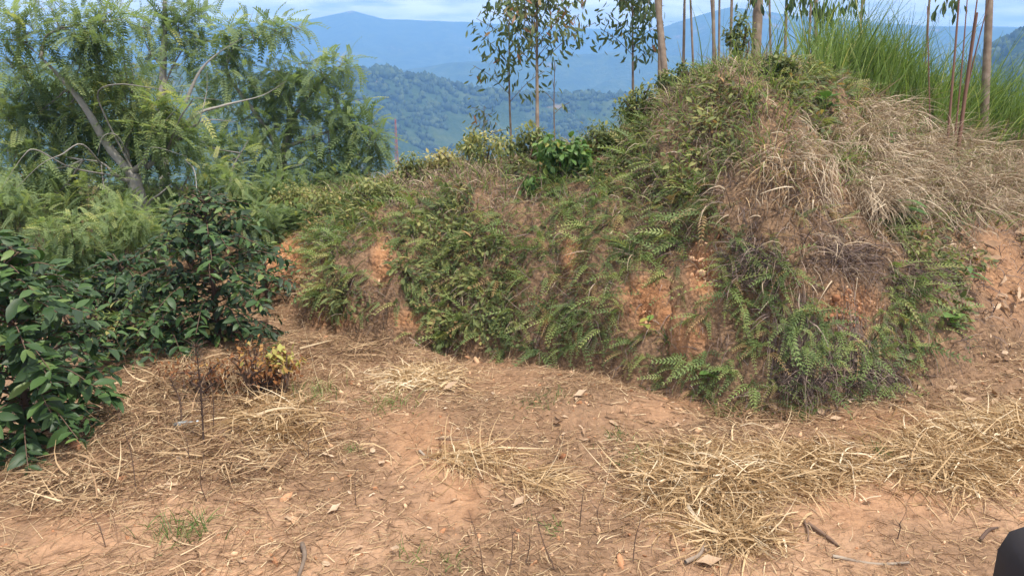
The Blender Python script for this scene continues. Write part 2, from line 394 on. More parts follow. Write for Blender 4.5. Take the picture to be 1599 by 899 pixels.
def terrain(x, y, detail=True):
    x = np.asarray(x, float); y = np.asarray(y, float); r = np.hypot(x, y)
    s, p = bank(x, y); H, W, SH, ST = p[..., 0], p[..., 1], p[..., 2], p[..., 3]
    H = np.interp(x, [-9, -4.5, -2.1, -1.4, -.66, .32, .92, 1.33, 1.75, 2.24, 2.9, 3.45, 4.1, 4.6, 5.5, 8], [.5, .55, .70, .92, 1.12, 1.36, 1.46, 1.84, 2.12, 2.2, 2.14, 2.0, 1.82, 1.62, 1.5, 1.4]) * np.clip(1.25 - ST * .25, .9, 1.3) ** 0
    s = s + (0.10 + .12 * ST) * fbm(x * 1.3, y * 1.3, 3) + (.04 + .09 * ST) * fbm(x * 3.3, y * 3.3, 4) + .05 * ST * fbm(x * 9, y * 9, 6)
    t = s / W
    fst = np.interp(t, [0, .05, .13, .24, .40, .62, .85, 1.05], [0, .19, .41, .60, .74, .88, .965, 1])
    fge = np.interp(t, [-.25, 0, .2, .5, .8, 1.05], [0, .06, .22, .58, .88, 1])
    f = fst * ST + fge * (1 - ST)
    zb = H * f + np.where(s > W, -np.maximum(0, s - W - SH) * 0.55, 0) + np.where(s > W, 0.12 * fbm(x * .8, y * .8, 9), 0)
    # the track: gentle swells, wheel ruts, a low hump in the middle
    zt_ = 0.05 * fbm(x * .5, y * .5, 21) + 0.035 * fbm(x * 1.7, y * 1.7, 22) + 0.013 * fbm(x * 6, y * 6, 23)
    zt_ = zt_ + 0.10 * np.exp(-((x - .25) / 1.0) ** 2 - ((y - 4.6) / .55) ** 2) + 0.07 * np.exp(-((x + 1.6) / .7) ** 2 - ((y - 4.2) / .9) ** 2)
    zt_ = zt_ - 0.05 * np.exp(-((x - (1.5 - .33 * y)) / .25) ** 2) * np.clip(y - 2, 0, 1)
    zt_ = zt_ - 0.10 * np.exp(-((s + .15) / .18) ** 2) * np.clip(ST, 0, 1)
    e = np.interp(y, EDGE_Y, EDGE_X) - x + 0.25 * fbm(x * .7, y * .7, 8)
    zt_ = zt_ - np.where(e > 0, 0.42 * e ** 1.15 / (1 + .05 * e), 0)
    z = np.where(s > -0.3, np.maximum(zb, 0) + zt_, zt_)
    w = np.clip((r - 11) / 20, 0, 1); w = w * w * (3 - 2 * w)
    return z * (1 - w) + far_h(x, y) * w
# lookup grid for planting
GX = np.arange(-14, 14.01, .05); GY = np.arange(-3, 20.01, .05)
_gx, _gy = np.meshgrid(GX, GY, indexing='ij')
GZ = terrain(_gx, _gy)
def zt(x, y):
    i = np.clip((np.asarray(x) - GX[0]) / .05, 0, len(GX) - 1.001); j = np.clip((np.asarray(y) - GY[0]) / .05, 0, len(GY) - 1.001)
    a = i.astype(int); b = j.astype(int); f = i - a; g = j - b
    return (GZ[a, b] * (1 - f) + GZ[a + 1, b] * f) * (1 - g) + (GZ[a, b + 1] * (1 - f) + GZ[a + 1, b + 1] * f) * g
def nrm(x, y, e=.08):
    gx = (zt(x + e, y) - zt(x - e, y)) / (2 * e); gy = (zt(x, y + e) - zt(x, y - e)) / (2 * e)
    return unit(np.stack([-gx, -gy, np.ones_like(gx)], -1))
def on(x, y, dz=0.0):
    x = np.asarray(x, float); y = np.asarray(y, float)
    return np.stack([x, y, zt(x, y) + dz], -1)
def hit(u, v, t0=1.8, t1=19.0):
    """first point of the terrain seen at pixel (u, v)"""
    u = np.atleast_1d(np.asarray(u, float)); v = np.atleast_1d(np.asarray(v, float))
    T = np.full(len(u), np.nan)
    for t in np.arange(t0, t1, .04):
        P = px(u, v, np.full(len(u), t)); h = (P[:, 2] < zt(P[:, 0], P[:, 1])) & np.isnan(T)
        T[h] = t - .02
    return px(u, v, np.where(np.isnan(T), 12.0, T)), ~np.isnan(T)
def ell(P, list_):
    """strongest membership of the points in the pixel ellipses (u, v, ru, rv)"""
    u, v, t = project(P); m = np.zeros(len(u))
    for (a, b, c, d) in list_:
        m = np.maximum(m, np.clip(1.6 - np.hypot((u - a) / c, (v - b) / d) * 1.1, 0, 1))
    return m

BARE = [(1098, 425, 30, 52), (1020, 490, 44, 28), (1075, 530, 34, 32), (598, 408, 22, 40), (450, 415, 40, 58), (1325, 480, 48, 34), (640, 500, 40, 16), (520, 500, 36, 16), (890, 400, 14, 30), (1010, 455, 40, 24)]
ORANGE = [(790, 588, 70, 24), (900, 650, 110, 30), (740, 700, 60, 20), (60, 830, 110, 45), (700, 780, 60, 50), (1400, 660, 150, 22), (1380, 790, 120, 40), (1570, 430, 60, 90), (660, 690, 70, 60), (1040, 640, 80, 22)]

def axis(*segs):
    return np.unique(np.concatenate([np.linspace(a, b, n) for a, b, n in segs]))
xs = axis((-14, -4, 60), (-4, 5.5, 300), (5.5, 14, 50)); ys = axis((-3, 1.8, 30), (1.8, 8.6, 240), (8.6, 20, 70))
X, Y = np.meshgrid(xs, ys, indexing='ij'); Z = terrain(X, Y)
gx = np.gradient(Z, xs, axis=0); gy = np.gradient(Z, ys, axis=1)
Nn = unit(np.stack([-gx, -gy, np.ones_like(gx)], -1)); steep = np.clip((1 - Nn[..., 2]) * 3, 0, 1)
bar = ell(np.stack([X, Y, Z], -1).reshape(-1, 3), BARE).reshape(X.shape)
lump = fbm(X * 2.5 + Z * 1.7, Y * 2.5 - Z * 2.3, 41, 4) * .07 + fbm(X * 9 + Z * 6, Y * 9 - Z * 7, 43, 3) * (.035 + .05 * bar)
Pg = np.stack([X, Y, Z], -1) + Nn * (lump * steep)[..., None]
b = Buf()
nx, ny = X.shape
idx = np.arange(nx * ny).reshape(nx, ny)
Qg = np.stack([idx[:-1, :-1], idx[1:, :-1], idx[1:, 1:], idx[:-1, 1:]], -1).reshape(-1, 4)
Pf = Pg.reshape(-1, 3)
cut = np.clip(ell(Pf, BARE) + .55 * ell(Pf, ORANGE) * np.clip(.7 + fbm(Pf[:, 0] * 2, Pf[:, 1] * 2, 77), 0, 1), 0, 1)
b.add(Pf, Qg, cut)
ground = b.build("ground", M['soil'], smooth=True)
sB, pB = bank(Pf[:, 0], Pf[:, 1])
lit = np.clip(fbm(Pf[:, 0] * 1.1, Pf[:, 1] * 1.1, 51) * 1.8 + .45, 0, 1) * .75 + np.clip(sB * 3 + .25, 0, 1) * .95 * (1 - np.clip(ell(Pf, BARE + ORANGE) * 1.4, 0, 1))
lit = np.clip(lit, 0, .95) * (1 - .75 * cut)
at = ground.data.attributes.new("litter", 'FLOAT', 'POINT'); at.data.foreach_set("value", lit.astype(np.float32))
tag(ground, kind="structure")

# far land: one sheet from under the hill top to the horizon
th = np.concatenate([np.linspace(-math.pi, -.75, 60)[:-1], np.linspace(-.75, .75, 330), np.linspace(.75, math.pi, 60)[1:]])
rr = np.concatenate([np.linspace(9, 40, 20)[:-1], np.geomspace(40, 400, 30)[:-1], np.geomspace(400, 4200, 150)])
TH, RR = np.meshgrid(th, rr, indexing='ij')
X2 = RR * np.sin(TH); Y2 = RR * np.cos(TH); Z2 = np.where(RR < 40, terrain(X2, Y2), far_h(X2, Y2))
inside = (X2 > -13.8) & (X2 < 13.8) & (Y2 > -2.8) & (Y2 < 19.8)
Z2 = Z2 - np.where(inside, .6, 0)
idx = np.arange(X2.size).reshape(X2.shape)
Q2 = np.stack([idx[:-1, :-1], idx[:-1, 1:], idx[1:, 1:], idx[1:, :-1]], -1).reshape(-1, 4)
b = Buf(); b.add(np.stack([X2, Y2, Z2], -1), Q2)
tag(b.build("hills", M['hill'], smooth=True), kind="structure")

# woodland on the near hill: lumpy far-off tree crowns, one mass
def icos():
    g = (1 + 5 ** .5) / 2
    import bmesh
    bm = bmesh.new(); bmesh.ops.create_icosphere(bm, subdivisions=1, radius=1)
    V = np.array([v.co for v in bm.verts]); F = np.array([[v.index for v in f.verts] for f in bm.faces]); bm.free()
    return V, np.concatenate([F, F[:, 2:3]], 1)
def uvball(n=7, m=5):
    V = []; Q = []
    for i in range(m + 1):
        a = math.pi * (i + .02) / (m + .04)
        for j in range(n):
            p = 2 * math.pi * j / n
            V.append((math.sin(a) * math.cos(p), math.sin(a) * math.sin(p), math.cos(a)))
    for i in range(m):
        for j in range(n):
            Q.append((i * n + j, (i + 1) * n + j, (i + 1) * n + (j + 1) % n, i * n + (j + 1) % n))
    return np.array(V), np.array(Q)
bv, bq = uvball(5, 3)
n = 5600
ur = rnd(n, 380, 1010); dr = rnd(n, 400, 790)
ur = np.r_[ur, rnd(1500, 1380, 1640)]; dr = np.r_[dr, rnd(1500, 430, 655)]
crest_u = np.r_[rnd(160, 585, 618), rnd(90, 540, 572), rnd(700, 540, 980)]; ur = np.r_[ur, crest_u]; dr = np.r_[dr, rnd(len(crest_u), 751, 764)]
az = np.arctan2((ur - 799.5) / FPX, CP + .26 * SP)
fx, fy = dr * np.sin(az), dr * np.cos(az); fz = far_h(fx, fy)
sz = 1.1 + 2.9 * R.random(len(ur)) ** 2
sz[-len(crest_u):][:250] = rnd(250, 2.9, 5)
okf = (fbm(fx / 45, fy / 45, 61) > -.12) | (np.arange(len(ur)) > len(ur) - 960)
fx, fy, fz, sz = fx[okf], fy[okf], fz[okf], sz[okf]; n = len(fx)
rotz = rnd(n, 0, 6.28)
Xa = np.stack([np.cos(rotz), np.sin(rotz), 0 * rotz], -1) * rnd(n, .7, 1.2)[:, None]; Ya = np.stack([-np.sin(rotz), np.cos(rotz), 0 * rotz], -1) * rnd(n, .7, 1.2)[:, None]
Za = np.tile([0, 0, 1.], (n, 1)) * rnd(n, .7, 1.4)[:, None]
V, Q, m = stamp(bv, bq, np.stack([fx, fy, fz + sz * .5], -1), Xa, Ya, Za, sz)
V += R.normal(0, .5, V.shape)
b = Buf(); b.add(V, Q, np.repeat(rnd(n), m))
tag(b.build("far_woodland", M['farleaf'], smooth=True), "dark woodland covering the blue far hillside across the valley", "woodland", kind="stuff")

# ------------------------------------------------------------------ leaf templates (x along, y across, z up)
def leaf_t(w=.4, n=5, fold=.25, droop=.25, wave=0.0, tipx=.5):
    V = []; Q = []
    for i in range(n + 1):
        f = i / n; ww = w / 2 * (math.sin(math.pi * min(1, max(0, f)) ** (.8 if tipx < .5 else 1.0)) ** .8) + .004
        if i == n: ww = .004
        zc = -droop * f * f
        wv = wave * math.sin(i * 2.3)
        V += [(f, -ww, zc + fold * ww + wv * w), (f, 0, zc), (f, ww, zc + fold * ww - wv * w)]
    for i in range(n):
        a = 3 * i
        Q += [(a, a + 1, a + 4, a + 3), (a + 1, a + 2, a + 5, a + 4)]
    return np.array(V), np.array(Q)
def pinnate_t(pairs=11, ll=.26, lw=.085, ang=60, droop=.35, taper=.35, start=.15, curl=.1, stemw=.012):
    V = []; Q = []
    def rz(f): return .12 * f - droop * f * f
    k = 5
    for i in range(k + 1):
        f = i / k; V += [(f, -stemw / 2, rz(f)), (f, stemw / 2, rz(f))]
    for i in range(k):
        a = 2 * i; Q.append((a, a + 1, a + 3, a + 2))
    for i in range(pairs):
        f = start + (1 - start) * (i + .5) / pairs
        l = ll * (1 - taper * f) * min(1, .55 + 1.6 * (f - start + .1)); w = lw * (1 - .4 * taper * f)
        for sd in (-1, 1):
            a = rad(ang - 22 * f) ; dx_, dy_ = math.cos(a), math.sin(a) * sd
            n0 = len(V); z0 = rz(f)
            px_, py_ = -dy_ * sd, dx_ * sd
            V += [(f, 0, z0), (f + dx_ * l * .42 - px_ * w / 2, dy_ * l * .42 - py_ * w / 2, z0 - curl * l * .1),
                  (f + dx_ * l, dy_ * l, z0 - curl * l), (f + dx_ * l * .42 + px_ * w / 2, dy_ * l * .42 + py_ * w / 2, z0 - curl * l * .1 + .01)]
            Q.append((n0, n0 + 1, n0 + 2, n0 + 3))
    return np.array(V), np.array(Q)
T_COFFEE = [leaf_t(.40, 5, .30, .30, .06), leaf_t(.44, 5, .2, .42, .08), leaf_t(.37, 5, .4, .18, .05)]
T_EUC = leaf_t(.30, 3, .15, .25)
T_BROAD = leaf_t(.62, 4, .2, .25, .04)
T_LANCE = leaf_t(.22, 4, .3, .45)
T_FEATH = pinnate_t(9, .23, .075, 60, .30, .3)
T_FEATH2 = pinnate_t(8, .26, .085, 57, .5, .3)
T_FROND = [pinnate_t(10, .22, .052, 66, .95, .6, .1, .3, .014), pinnate_t(11, .18, .045, 60, 1.25, .55, .08, .35, .012), pinnate_t(9, .26, .06, 60, .7, .6, .14, .25, .014)]
T_DRY = [leaf_t(.34, 4, .5, -.2, .12), leaf_t(.28, 4, .8, .25, .2), leaf_t(.46, 4, .35, -.3, .15)]

# ------------------------------------------------------------------ ferns on the bank
def fern_parts(k):
    """fronds of one fern prototype: list of (template, 3x3 frame, scale)"""
    rr_ = np.random.default_rng(100 + k); out = []
    n = rr_.integers(5, 11)
    for i in range(n):
        az = rr_.uniform(-2.2, 2.2); el = rr_.uniform(-.2, 1.1)
        d = np.array([math.cos(az) * math.cos(el), math.sin(az) * math.cos(el), math.sin(el)])
        up = np.array([-.3 * d[0], -.3 * d[1], 1.0]) + rr_.normal(0, .25, 3)
        x, y, z = frames(d[None], up[None])
        out.append((int(rr_.integers(0, 3)), np.stack([x[0], y[0], z[0]], 1), rr_.uniform(.45, 1.2)))
    return out
FERNS = [fern_parts(k) for k in range(9)]
def fern_mesh(k, mat, name):
    b = Buf()
    for ti, Fm, s in FERNS[k]:
        tv, tq = T_FROND[ti]; V = (tv * s) @ Fm.T
        b.add(V, tq, .5 + .22 * (R.random() - .5) + .12 * tv[:, 0])
    return b.mesh(name, mat)
FERN_MESH = [fern_mesh(k, M['fern'], "fern") for k in range(9)]
DEAD_MESH = [fern_mesh(k, M['deadfern'], "dead_fern") for k in range(4)]
FROND_MESH = []
for tv, tq in T_FROND:
    b = Buf(); b.add(tv, tq, .45 + .14 * tv[:, 0]); FROND_MESH.append(b.mesh("frond", M['fern']))

def bank_pts(n, smin=.02, smax=.98, seed=0):
    """n points over the bank face, even over its true surface"""
    rg = np.random.default_rng(seed); x = rg.uniform(-3.6, 5.2, n * 8); y = rg.uniform(4.2, 11, n * 8)
    s, p = bank(x, y); t = s / p[:, 1]
    nn = nrm(x, y); w = 1 / np.clip(nn[:, 2], .25, 1)
    k = (t > smin) & (t < smax) & (rg.random(len(x)) < w / 4)
    x, y, t, nn = x[k], y[k], t[k], nn[k]
    P = on(x, y); u, v, _ = project(P)
    k = (u > 380) & (u < 1660)
    return P[k][:n], t[k][:n], nn[k][:n]

P, T, NN = bank_pts(9000, seed=3)
u, v, dep = project(P)
fz_ = fbm(P[:, 0] * 1.6 + P[:, 2], P[:, 1] * 1.6 - P[:, 2], 71)
FERNY = [(690, 420, 70, 80), (540, 420, 50, 80), (560, 360, 80, 40), (1060, 340, 50, 80), (830, 370, 70, 60), (820, 480, 130, 60), (930, 480, 60, 60), (960, 400, 80, 80), (1170, 430, 60, 70), (1200, 470, 60, 50),
         (1250, 520, 60, 45), (1140, 560, 60, 35), (1330, 580, 60, 30), (1430, 470, 50, 40), (700, 340, 60, 40), (1000, 260, 60, 60), (900, 300, 70, 50), (1390, 350, 40, 30), (1030, 560, 30, 25), (760, 500, 90, 40), (1250, 600, 90, 30), (1400, 570, 110, 45), (1440, 430, 50, 40), (850, 540, 140, 25), (700, 510, 60, 30)]
THATCH = [(1440, 250, 110, 80), (1530, 260, 80, 85), (1340, 210, 60, 50), (1250, 265, 42, 55), (1370, 290, 60, 45), (1570, 320, 40, 50)]
BROWN = [(1120, 200, 110, 110), (1060, 160, 70, 60), (770, 290, 90, 40), (1180, 300, 70, 60), (1000, 330, 30, 40), (640, 300, 60, 30), (900, 420, 40, 40), (1290, 400, 90, 60), (1460, 420, 60, 40), (720, 480, 30, 40), (860, 520, 40, 20)]
LITTER = [(1570, 450, 70, 130), (1530, 580, 80, 60)]
bare = ell(P, BARE); ferny = ell(P, FERNY); tha = ell(P, THATCH); lt = ell(P, LITTER)
score = .75 * ferny + .75 * fz_ + .45 * fbm(P[:, 0] * 5 + P[:, 2] * 3, P[:, 1] * 5 - P[:, 2] * 4, 72) - 1.9 * np.clip(bare - .35, 0, 1) - 1.5 * tha - 1.0 * lt - .5 * ell(P, BROWN) - .25 * np.clip(T - .7, 0, 1) + R.normal(0, .12, len(P))
order = np.argsort(-score)
chosen = []; cell = {}
for i in order:
    if score[i] < -.2: break
    key = tuple(np.floor(P[i] / .085).astype(int))
    if key in cell: continue
    cell[key] = 1; chosen.append(i)
chosen = np.array(chosen)
# frame: z between slope normal and up, x out of the slope
def slope_frame(nn, up=.55, jit=.25, n=1):
    z = unit(nn * (1 - up) + np.array([0, 0, up]) + R.normal(0, jit * .5, nn.shape))
    o = nn.copy(); o[:, 2] = 0; o = unit(o + R.normal(0, jit, nn.shape) * np.array([1, 1, 0]))
    x = unit(o - z * (o * z).sum(1, keepdims=True)); y = np.cross(z, x)
    return x, y, z
fxx, fyy, fzz = slope_frame(NN)
size = ((.055 + .13 * R.random(len(P)) ** 1.3) * (1 + .35 * np.clip(ferny, 0, 1)))
light = ell(P, [(690, 410, 60, 70), (830, 350, 50, 40), (1060, 330, 40, 60), (540, 400, 40, 50), (1250, 520, 40, 30)])
vis = chosen[np.argsort(-(size[chosen] / dep[chosen]) * (1 + .5 * ferny[chosen]) * rnd(len(chosen), .6, 1.2))]
def where(u, v):
    if u < 520: return "at the far bend of the track"
    if u < 640: return "by the earth scar near the bend"
    if u < 780: return "on the bank below the leafy ridge shrubs"
    if u < 870: return "on the bank below the slender saplings"
    if u < 960: return "on the bank below the bright leafy shrub"
    if u < 1080: return "on the bank just before the orange landslip scar"
    if u < 1180: return "around the orange landslip scar"
    if u < 1340: return "on the bank nose under the hanging dry grass"
    return "at the littered right end of the bank"
nl = ["low", "halfway up", "near the brow"]
ind = vis[:300]; rest = R.permutation(vis[300:])
big = set(ind[np.argsort(-(size[ind] / dep[ind]))][:60].tolist())
for i in ind:
    Mx = Matrix(np.stack([fxx[i], fyy[i], fzz[i]], 1).tolist()).to_4x4()
    loc = P[i] + NN[i] * .015; s = size[i]
    tone = "yellow green" if light[i] > .5 else "green"
    lab = f"{'large' if i in big else 'small'} {tone} fern {nl[min(2, int(T[i] * 3))]} {where(u[i], v[i])}"
    if i in big:
        o = empty("fern", loc)
        o.matrix_world = Matrix.Translation(loc) @ Mx @ Matrix.Scale(s, 4)
        for ti, Fm, fs in FERNS[i % 9]:
            c = link("frond", FROND_MESH[ti], o)
            c.matrix_local = Matrix(Fm.tolist()).to_4x4() @ Matrix.Scale(fs, 4)
    else:
        o = link("fern", FERN_MESH[i % 9])
        o.matrix_world = Matrix.Translation(loc) @ Mx @ Matrix.Scale(s, 4)
    tag(o, lab, "fern", "ferns on the cut bank")
b = Buf()
def stamp_ferns(b, I, ts):
    for k in range(9):
        J = I[(I % 9) == k]
        if not len(J): continue
        for ti, Fm, fs in FERNS[k]:
            tv, tq = T_FROND[ti]
            Fx = fxx[J] * Fm[0, 0] + fyy[J] * Fm[1, 0] + fzz[J] * Fm[2, 0]; Fy = fxx[J] * Fm[0, 1] + fyy[J] * Fm[1, 1] + fzz[J] * Fm[2, 1]; Fz = fxx[J] * Fm[0, 2] + fyy[J] * Fm[1, 2] + fzz[J] * Fm[2, 2]
            V, Q, m = stamp(tv, tq, P[J], Fx, Fy, Fz, size[J] * fs)
            b.add(V, Q, np.repeat(ts(len(J)), m))
rest = rest[:1750]
if len(rest):
    stamp_ferns(b, rest, lambda n: rnd(n, .0, .9))
    tag(b.build("fern_undergrowth", M['fern']), "mass of small green ferns matting the cut bank face", "ferns", kind="stuff")
# dead brown fronds between them
notc = order[(bare[order] < .6) & (lt[order] < .5)]
dead = R.permutation(notc)[:340]
b = Buf(); size *= .85; stamp_ferns(b, dead, lambda n: rnd(n, 0, .85)); size /= .85
tag(b.build("dead_fern_undergrowth", M['deadfern']), "withered brown fern fronds tangled between green ferns on the bank", "dead ferns", kind="stuff")

# small leaved weeds between the ferns
sm = [leaf_t(.5, 3, .2, .2), leaf_t(.35, 3, .25, .3)]
M['weed'] = veg("bank weed leaf", [(0, (.06, .075, .03)), (.35, (.12, .145, .05)), (.7, (.22, .235, .08)), (.9, (.33, .28, .10)), (1, (.34, .20, .09))], 0.6, 0.3, orand=0.6)
WEED_MESH = []
for k in range(6):
    b = Buf(); nlf = [26, 40, 55, 34, 46, 20][k]; q = rdir(nlf) * np.array([.9, .9, .7]) + [.25, 0, .35]
    D = unit(q + rdir(nlf) * .7 + [.2, 0, -.35]); Xf, Yf, Zf = frames(D, unit(rdir(nlf) * .6 + [0.2, 0, 1])); tv, tq = (sm[0], sm[1], T_LANCE)[k % 3]
    V, Q, m = stamp(tv, tq, q * (.2 + .8 * R.random(nlf) ** .6)[:, None], Xf, Yf, Zf, rnd(nlf, .22, .5) * (1.5 if k % 3 == 2 else 1)); b.add(V, Q, np.repeat(np.clip(R.normal(.5, .18, nlf), 0, 1), m))
    V, Q, m = strands(np.zeros((9, 3)), unit(rdir(9) * .8 + [.3, 0, .8]), rnd(9, .6, 1.1), .03, .4, .3, 3); b.add(V, Q, np.repeat(rnd(9, .85, 1), m))
    WEED_MESH.append(b.mesh("bank_weed", M['weed']))
wd = order[(bare[order] < .35) & (tha[order] < .6) & (lt[order] < .8)]; wd = wd[(fbm(P[wd, 0] * 2.1 + P[wd, 2], P[wd, 1] * 2.1 - P[wd, 2], 171) > .02)]
wd = R.permutation(wd); wi = wd[:230]
for i in wi:
    o = link("bank_weed", WEED_MESH[i % 6]); Mx = Matrix(np.stack([fxx[i], fyy[i], fzz[i]], 1).tolist()).to_4x4()
    o.matrix_world = Matrix.Translation(P[i]) @ Mx @ Matrix.Scale(float(rnd(1, .07, .17)[0]), 4)
    tag(o, f"small leaved weed clump {nl[min(2, int(T[i] * 3))]} {where(u[i], v[i])}", "weed", "small leaved weeds on the cut bank")
wr = wd[230:850]; per = 15; ii = np.repeat(wr, per); n = len(ii); cs_ = rnd(len(wr), .06, .15); cs2 = np.repeat(cs_, per)[:, None]
q = rdir(n) * np.array([.9, .9, .7]) + [.25, 0, .35]; loc = fxx[ii] * q[:, 0:1] + fyy[ii] * q[:, 1:2] + fzz[ii] * q[:, 2:3]
D = unit(loc + rdir(n) * .7 + [0, 0, -.3]); Xf, Yf, Zf = frames(D, unit(rdir(n) * .6 + NN[ii] * .5 + [0, 0, .6]))
V, Q, m = stamp(*sm[0], P[ii] + loc * cs2 * rnd(n, .3, 1)[:, None], Xf, Yf, Zf, cs2[:, 0] * rnd(n, .22, .5)); b = Buf(); b.add(V, Q, np.repeat(np.clip(R.normal(.45, .2, n) + np.repeat(rnd(len(wr), -.25, .25), per), 0, 1), m))
tag(b.build("weed_undergrowth", M['weed']), "mass of small leaved weeds between the ferns on the bank", "weeds", kind="stuff")
# wiry brown fibres and twigs all over the bank
P2, T2, N2 = bank_pts(9500, .0, 1.15, seed=8)
u2, v2, _ = project(P2)
k = (R.random(len(P2)) < 1.05 - .88 * ell(P2, BARE) - .5 * ell(P2, LITTER))
P2, T2, N2 = P2[k], T2[k], N2[k]; n = len(P2)
dd = unit(N2 * rnd(n, .3, 1)[:, None] + rdir(n) * .8 + np.array([0, 0, .1]))
V, Q, m = strands(P2, dd, rnd(n, .07, .26), rnd(n, .004, .0095), rnd(n, .4, 2.0), .8, 4)
b = Buf(); b.add(V, Q, np.repeat(np.clip(R.normal(.45, .25, n) + .25 * fbm(P2[:, 0] * 2, P2[:, 2] * 2, 5), 0, 1), m))
tag(b.build("bank_twigs", M['twig']), "wiry grey brown dead stalks tangled over the bank", "twigs", kind="stuff")
# thin drooping green and straw coloured grass on the upper bank
P3, T3, N3 = bank_pts(9000, .35, 1.3, seed=9)
k = (R.random(len(P3)) < .35 + .65 * (fbm(P3[:, 0] * 1.5, P3[:, 1] * 1.5, 13) > 0)) & (ell(P3, BARE) < .4)
P3, N3 = P3[k], N3[k]; n = len(P3)
dd = unit(N3 * rnd(n, .4, 1)[:, None] + rdir(n) * .5 + np.array([0, 0, .5]))
V, Q, m = strands(P3, dd, rnd(n, .10, .32), rnd(n, .004, .010), rnd(n, .5, 2.2), .35, 4)
b = Buf(); b.add(V, Q, np.repeat(np.clip(R.normal(.35, .22, n) + .5 * (R.random(n) < .25), 0, 1), m))
tag(b.build("bank_grass", M['tallgrass']), "thin grass drooping over the upper bank between ferns", "grass", kind="stuff")

P3, T3, N3 = bank_pts(17000, .12, 1.5, seed=19)
k = (R.random(len(P3)) < np.clip(.02 + .6 * ell(P3, BROWN) + .26 * (T3 > .62) + .4 * fbm(P3[:, 0] * 1.8, P3[:, 2] * 2, 14), 0, 1)) & (ell(P3, BARE) < .55)
P3, N3 = P3[k], N3[k]; n = len(P3)
dd = unit(N3 * rnd(n, .4, 1)[:, None] + rdir(n) * .7 + np.array([0, 0, .25]))
V, Q, m = strands(P3, dd, rnd(n, .10, .30), rnd(n, .004, .011), rnd(n, .6, 2.4), .55, 4)
b = Buf(); b.add(V, Q, np.repeat(np.clip(R.normal(.38, .25, n), 0, 1), m))
tag(b.build("bank_dry_grass", M['thatch']), "mauve brown withered grass drooping over the upper bank", "dry grass", kind="stuff")
# hanging mat of dead grass on the right of the bank
uu = np.r_[rnd(650, 1180, 1660), rnd(650, 1330, 1640)]; vv = np.r_[rnd(650, 120, 345), rnd(650, 170, 330)]
Pt, okh = hit(uu, vv); k = okh & (ell(Pt, THATCH) > rnd(len(uu), .1, .8)); Pt = Pt[k]; nc = len(Pt); kc = R.integers(4, 22, nc)
Nt = nrm(Pt[:, 0], Pt[:, 1]); dn = unit(Nt * rnd(nc, .2, .9)[:, None] + np.array([-.25, -.35, -.45]) + rdir(nc) * .5)
ci = np.repeat(np.arange(nc), kc); n = len(ci)
dd = unit(dn[ci] + rdir(n) * .28); Nt = Nt[ci]; Pt = Pt[ci] + rdir(n) * .05
V, Q, m = strands(Pt + Nt * (rnd(nc, 0, .10)[ci] + rnd(n, 0, .03))[:, None], dd, rnd(nc, .6, 1.3)[ci] * rnd(n, .12, .40), R.lognormal(-5.25, .35, n), rnd(n, .1, 1.2), rnd(n, .3, 1.1)[:, None], 5)
tcl = rnd(nc, -.18, .14)[ci]
b = Buf(); b.add(V, Q, np.repeat(np.clip(R.normal(.66, .22, n) + tcl, 0, 1), m))
tag(b.build("hanging_dry_grass", M['thatch']), "thick mat of grey dead grass hanging over the right brow", "dry grass", kind="stuff")
def tuft(name, P0, n, Lr, Wr, mat, spread=.06, droop=(.3, 1.2), up=1.0, lean=(0, 0, 0), tint=(.5, .25), k=4, sd=.5):
    Pq = np.asarray(P0) + np.c_[R.normal(0, spread, (n, 2)), np.zeros(n)]
    Pq[:, 2] = zt(Pq[:, 0], Pq[:, 1]) - .01
    d = unit(rdir(n) * sd + np.array([0, 0, up]) + np.asarray(lean))
    V, Q, m = strands(Pq, d, rnd(n, *Lr), rnd(n, *Wr), rnd(n, *droop), .25, k)
    b = Buf(); b.add(V, Q, np.repeat(np.clip(R.normal(tint[0], tint[1], n), 0, 1), m))
    return b.build(name, mat)
for (a, c, lab, mt, tn) in [(1240, 235, "golden yellow dead grass clump spilling down the brow", 'straw', (.55, .2)), (1225, 275, "lower golden grass clump hanging on the bank nose", 'straw', (.5, .2)), (1290, 215, "pale bleached grass clump at the top of the bank nose", 'thatch', (.7, .2)), (1330, 165, "tan grass clump under the tall green grass", 'straw', (.35, .2)), (1200, 250, "small yellow grass clump left of the golden ones", 'straw', (.4, .25)), (1265, 300, "lowest golden grass wisp on the bank nose", 'straw', (.5, .25)), (1330, 245, "pale grass wisp beside the leafy sprig", 'thatch', (.8, .2)), (1420, 190, "yellowish grass wisp under the edge of the tall grass", 'straw', (.45, .25))]:
    H_, _ = hit(a, c); tag(tuft("grass_clump", H_[0], 46, (.10, .30), (.005, .011), M[mt], .11, (.6, 2.2), .4, (-.3, -.5, 0), tn, 5, .9), lab, "grass clump")
for (a, c, lab) in [(1210, 135, "yellow green grass tuft on the brow by the thick trunk"), (1440, 155, "yellow green arching grass tuft at the edge of the tall grass"), (1380, 140, "yellowish grass tuft above the hanging dry mat"), (1170, 160, "green grass tuft drooping left of the thick trunk"), (1250, 150, "bright green tuft over the golden clump"), (1400, 215, "green tuft inside the hanging dry mat"), (1470, 250, "yellow green tuft low in the hanging dry mat"), (1350, 190, "green tuft on the left part of the hanging dry mat"), (1310, 260, "green tuft between the golden wisps and the dry mat")]:
    H_, _ = hit(a, c); tag(tuft("grass_tuft", H_[0], 45, (.18, .38), (.006, .012), M['tallgrass'], .05, (.8, 2.0), .8, (-.1, -.35, 0), (.75, .18)), lab, "grass tuft")

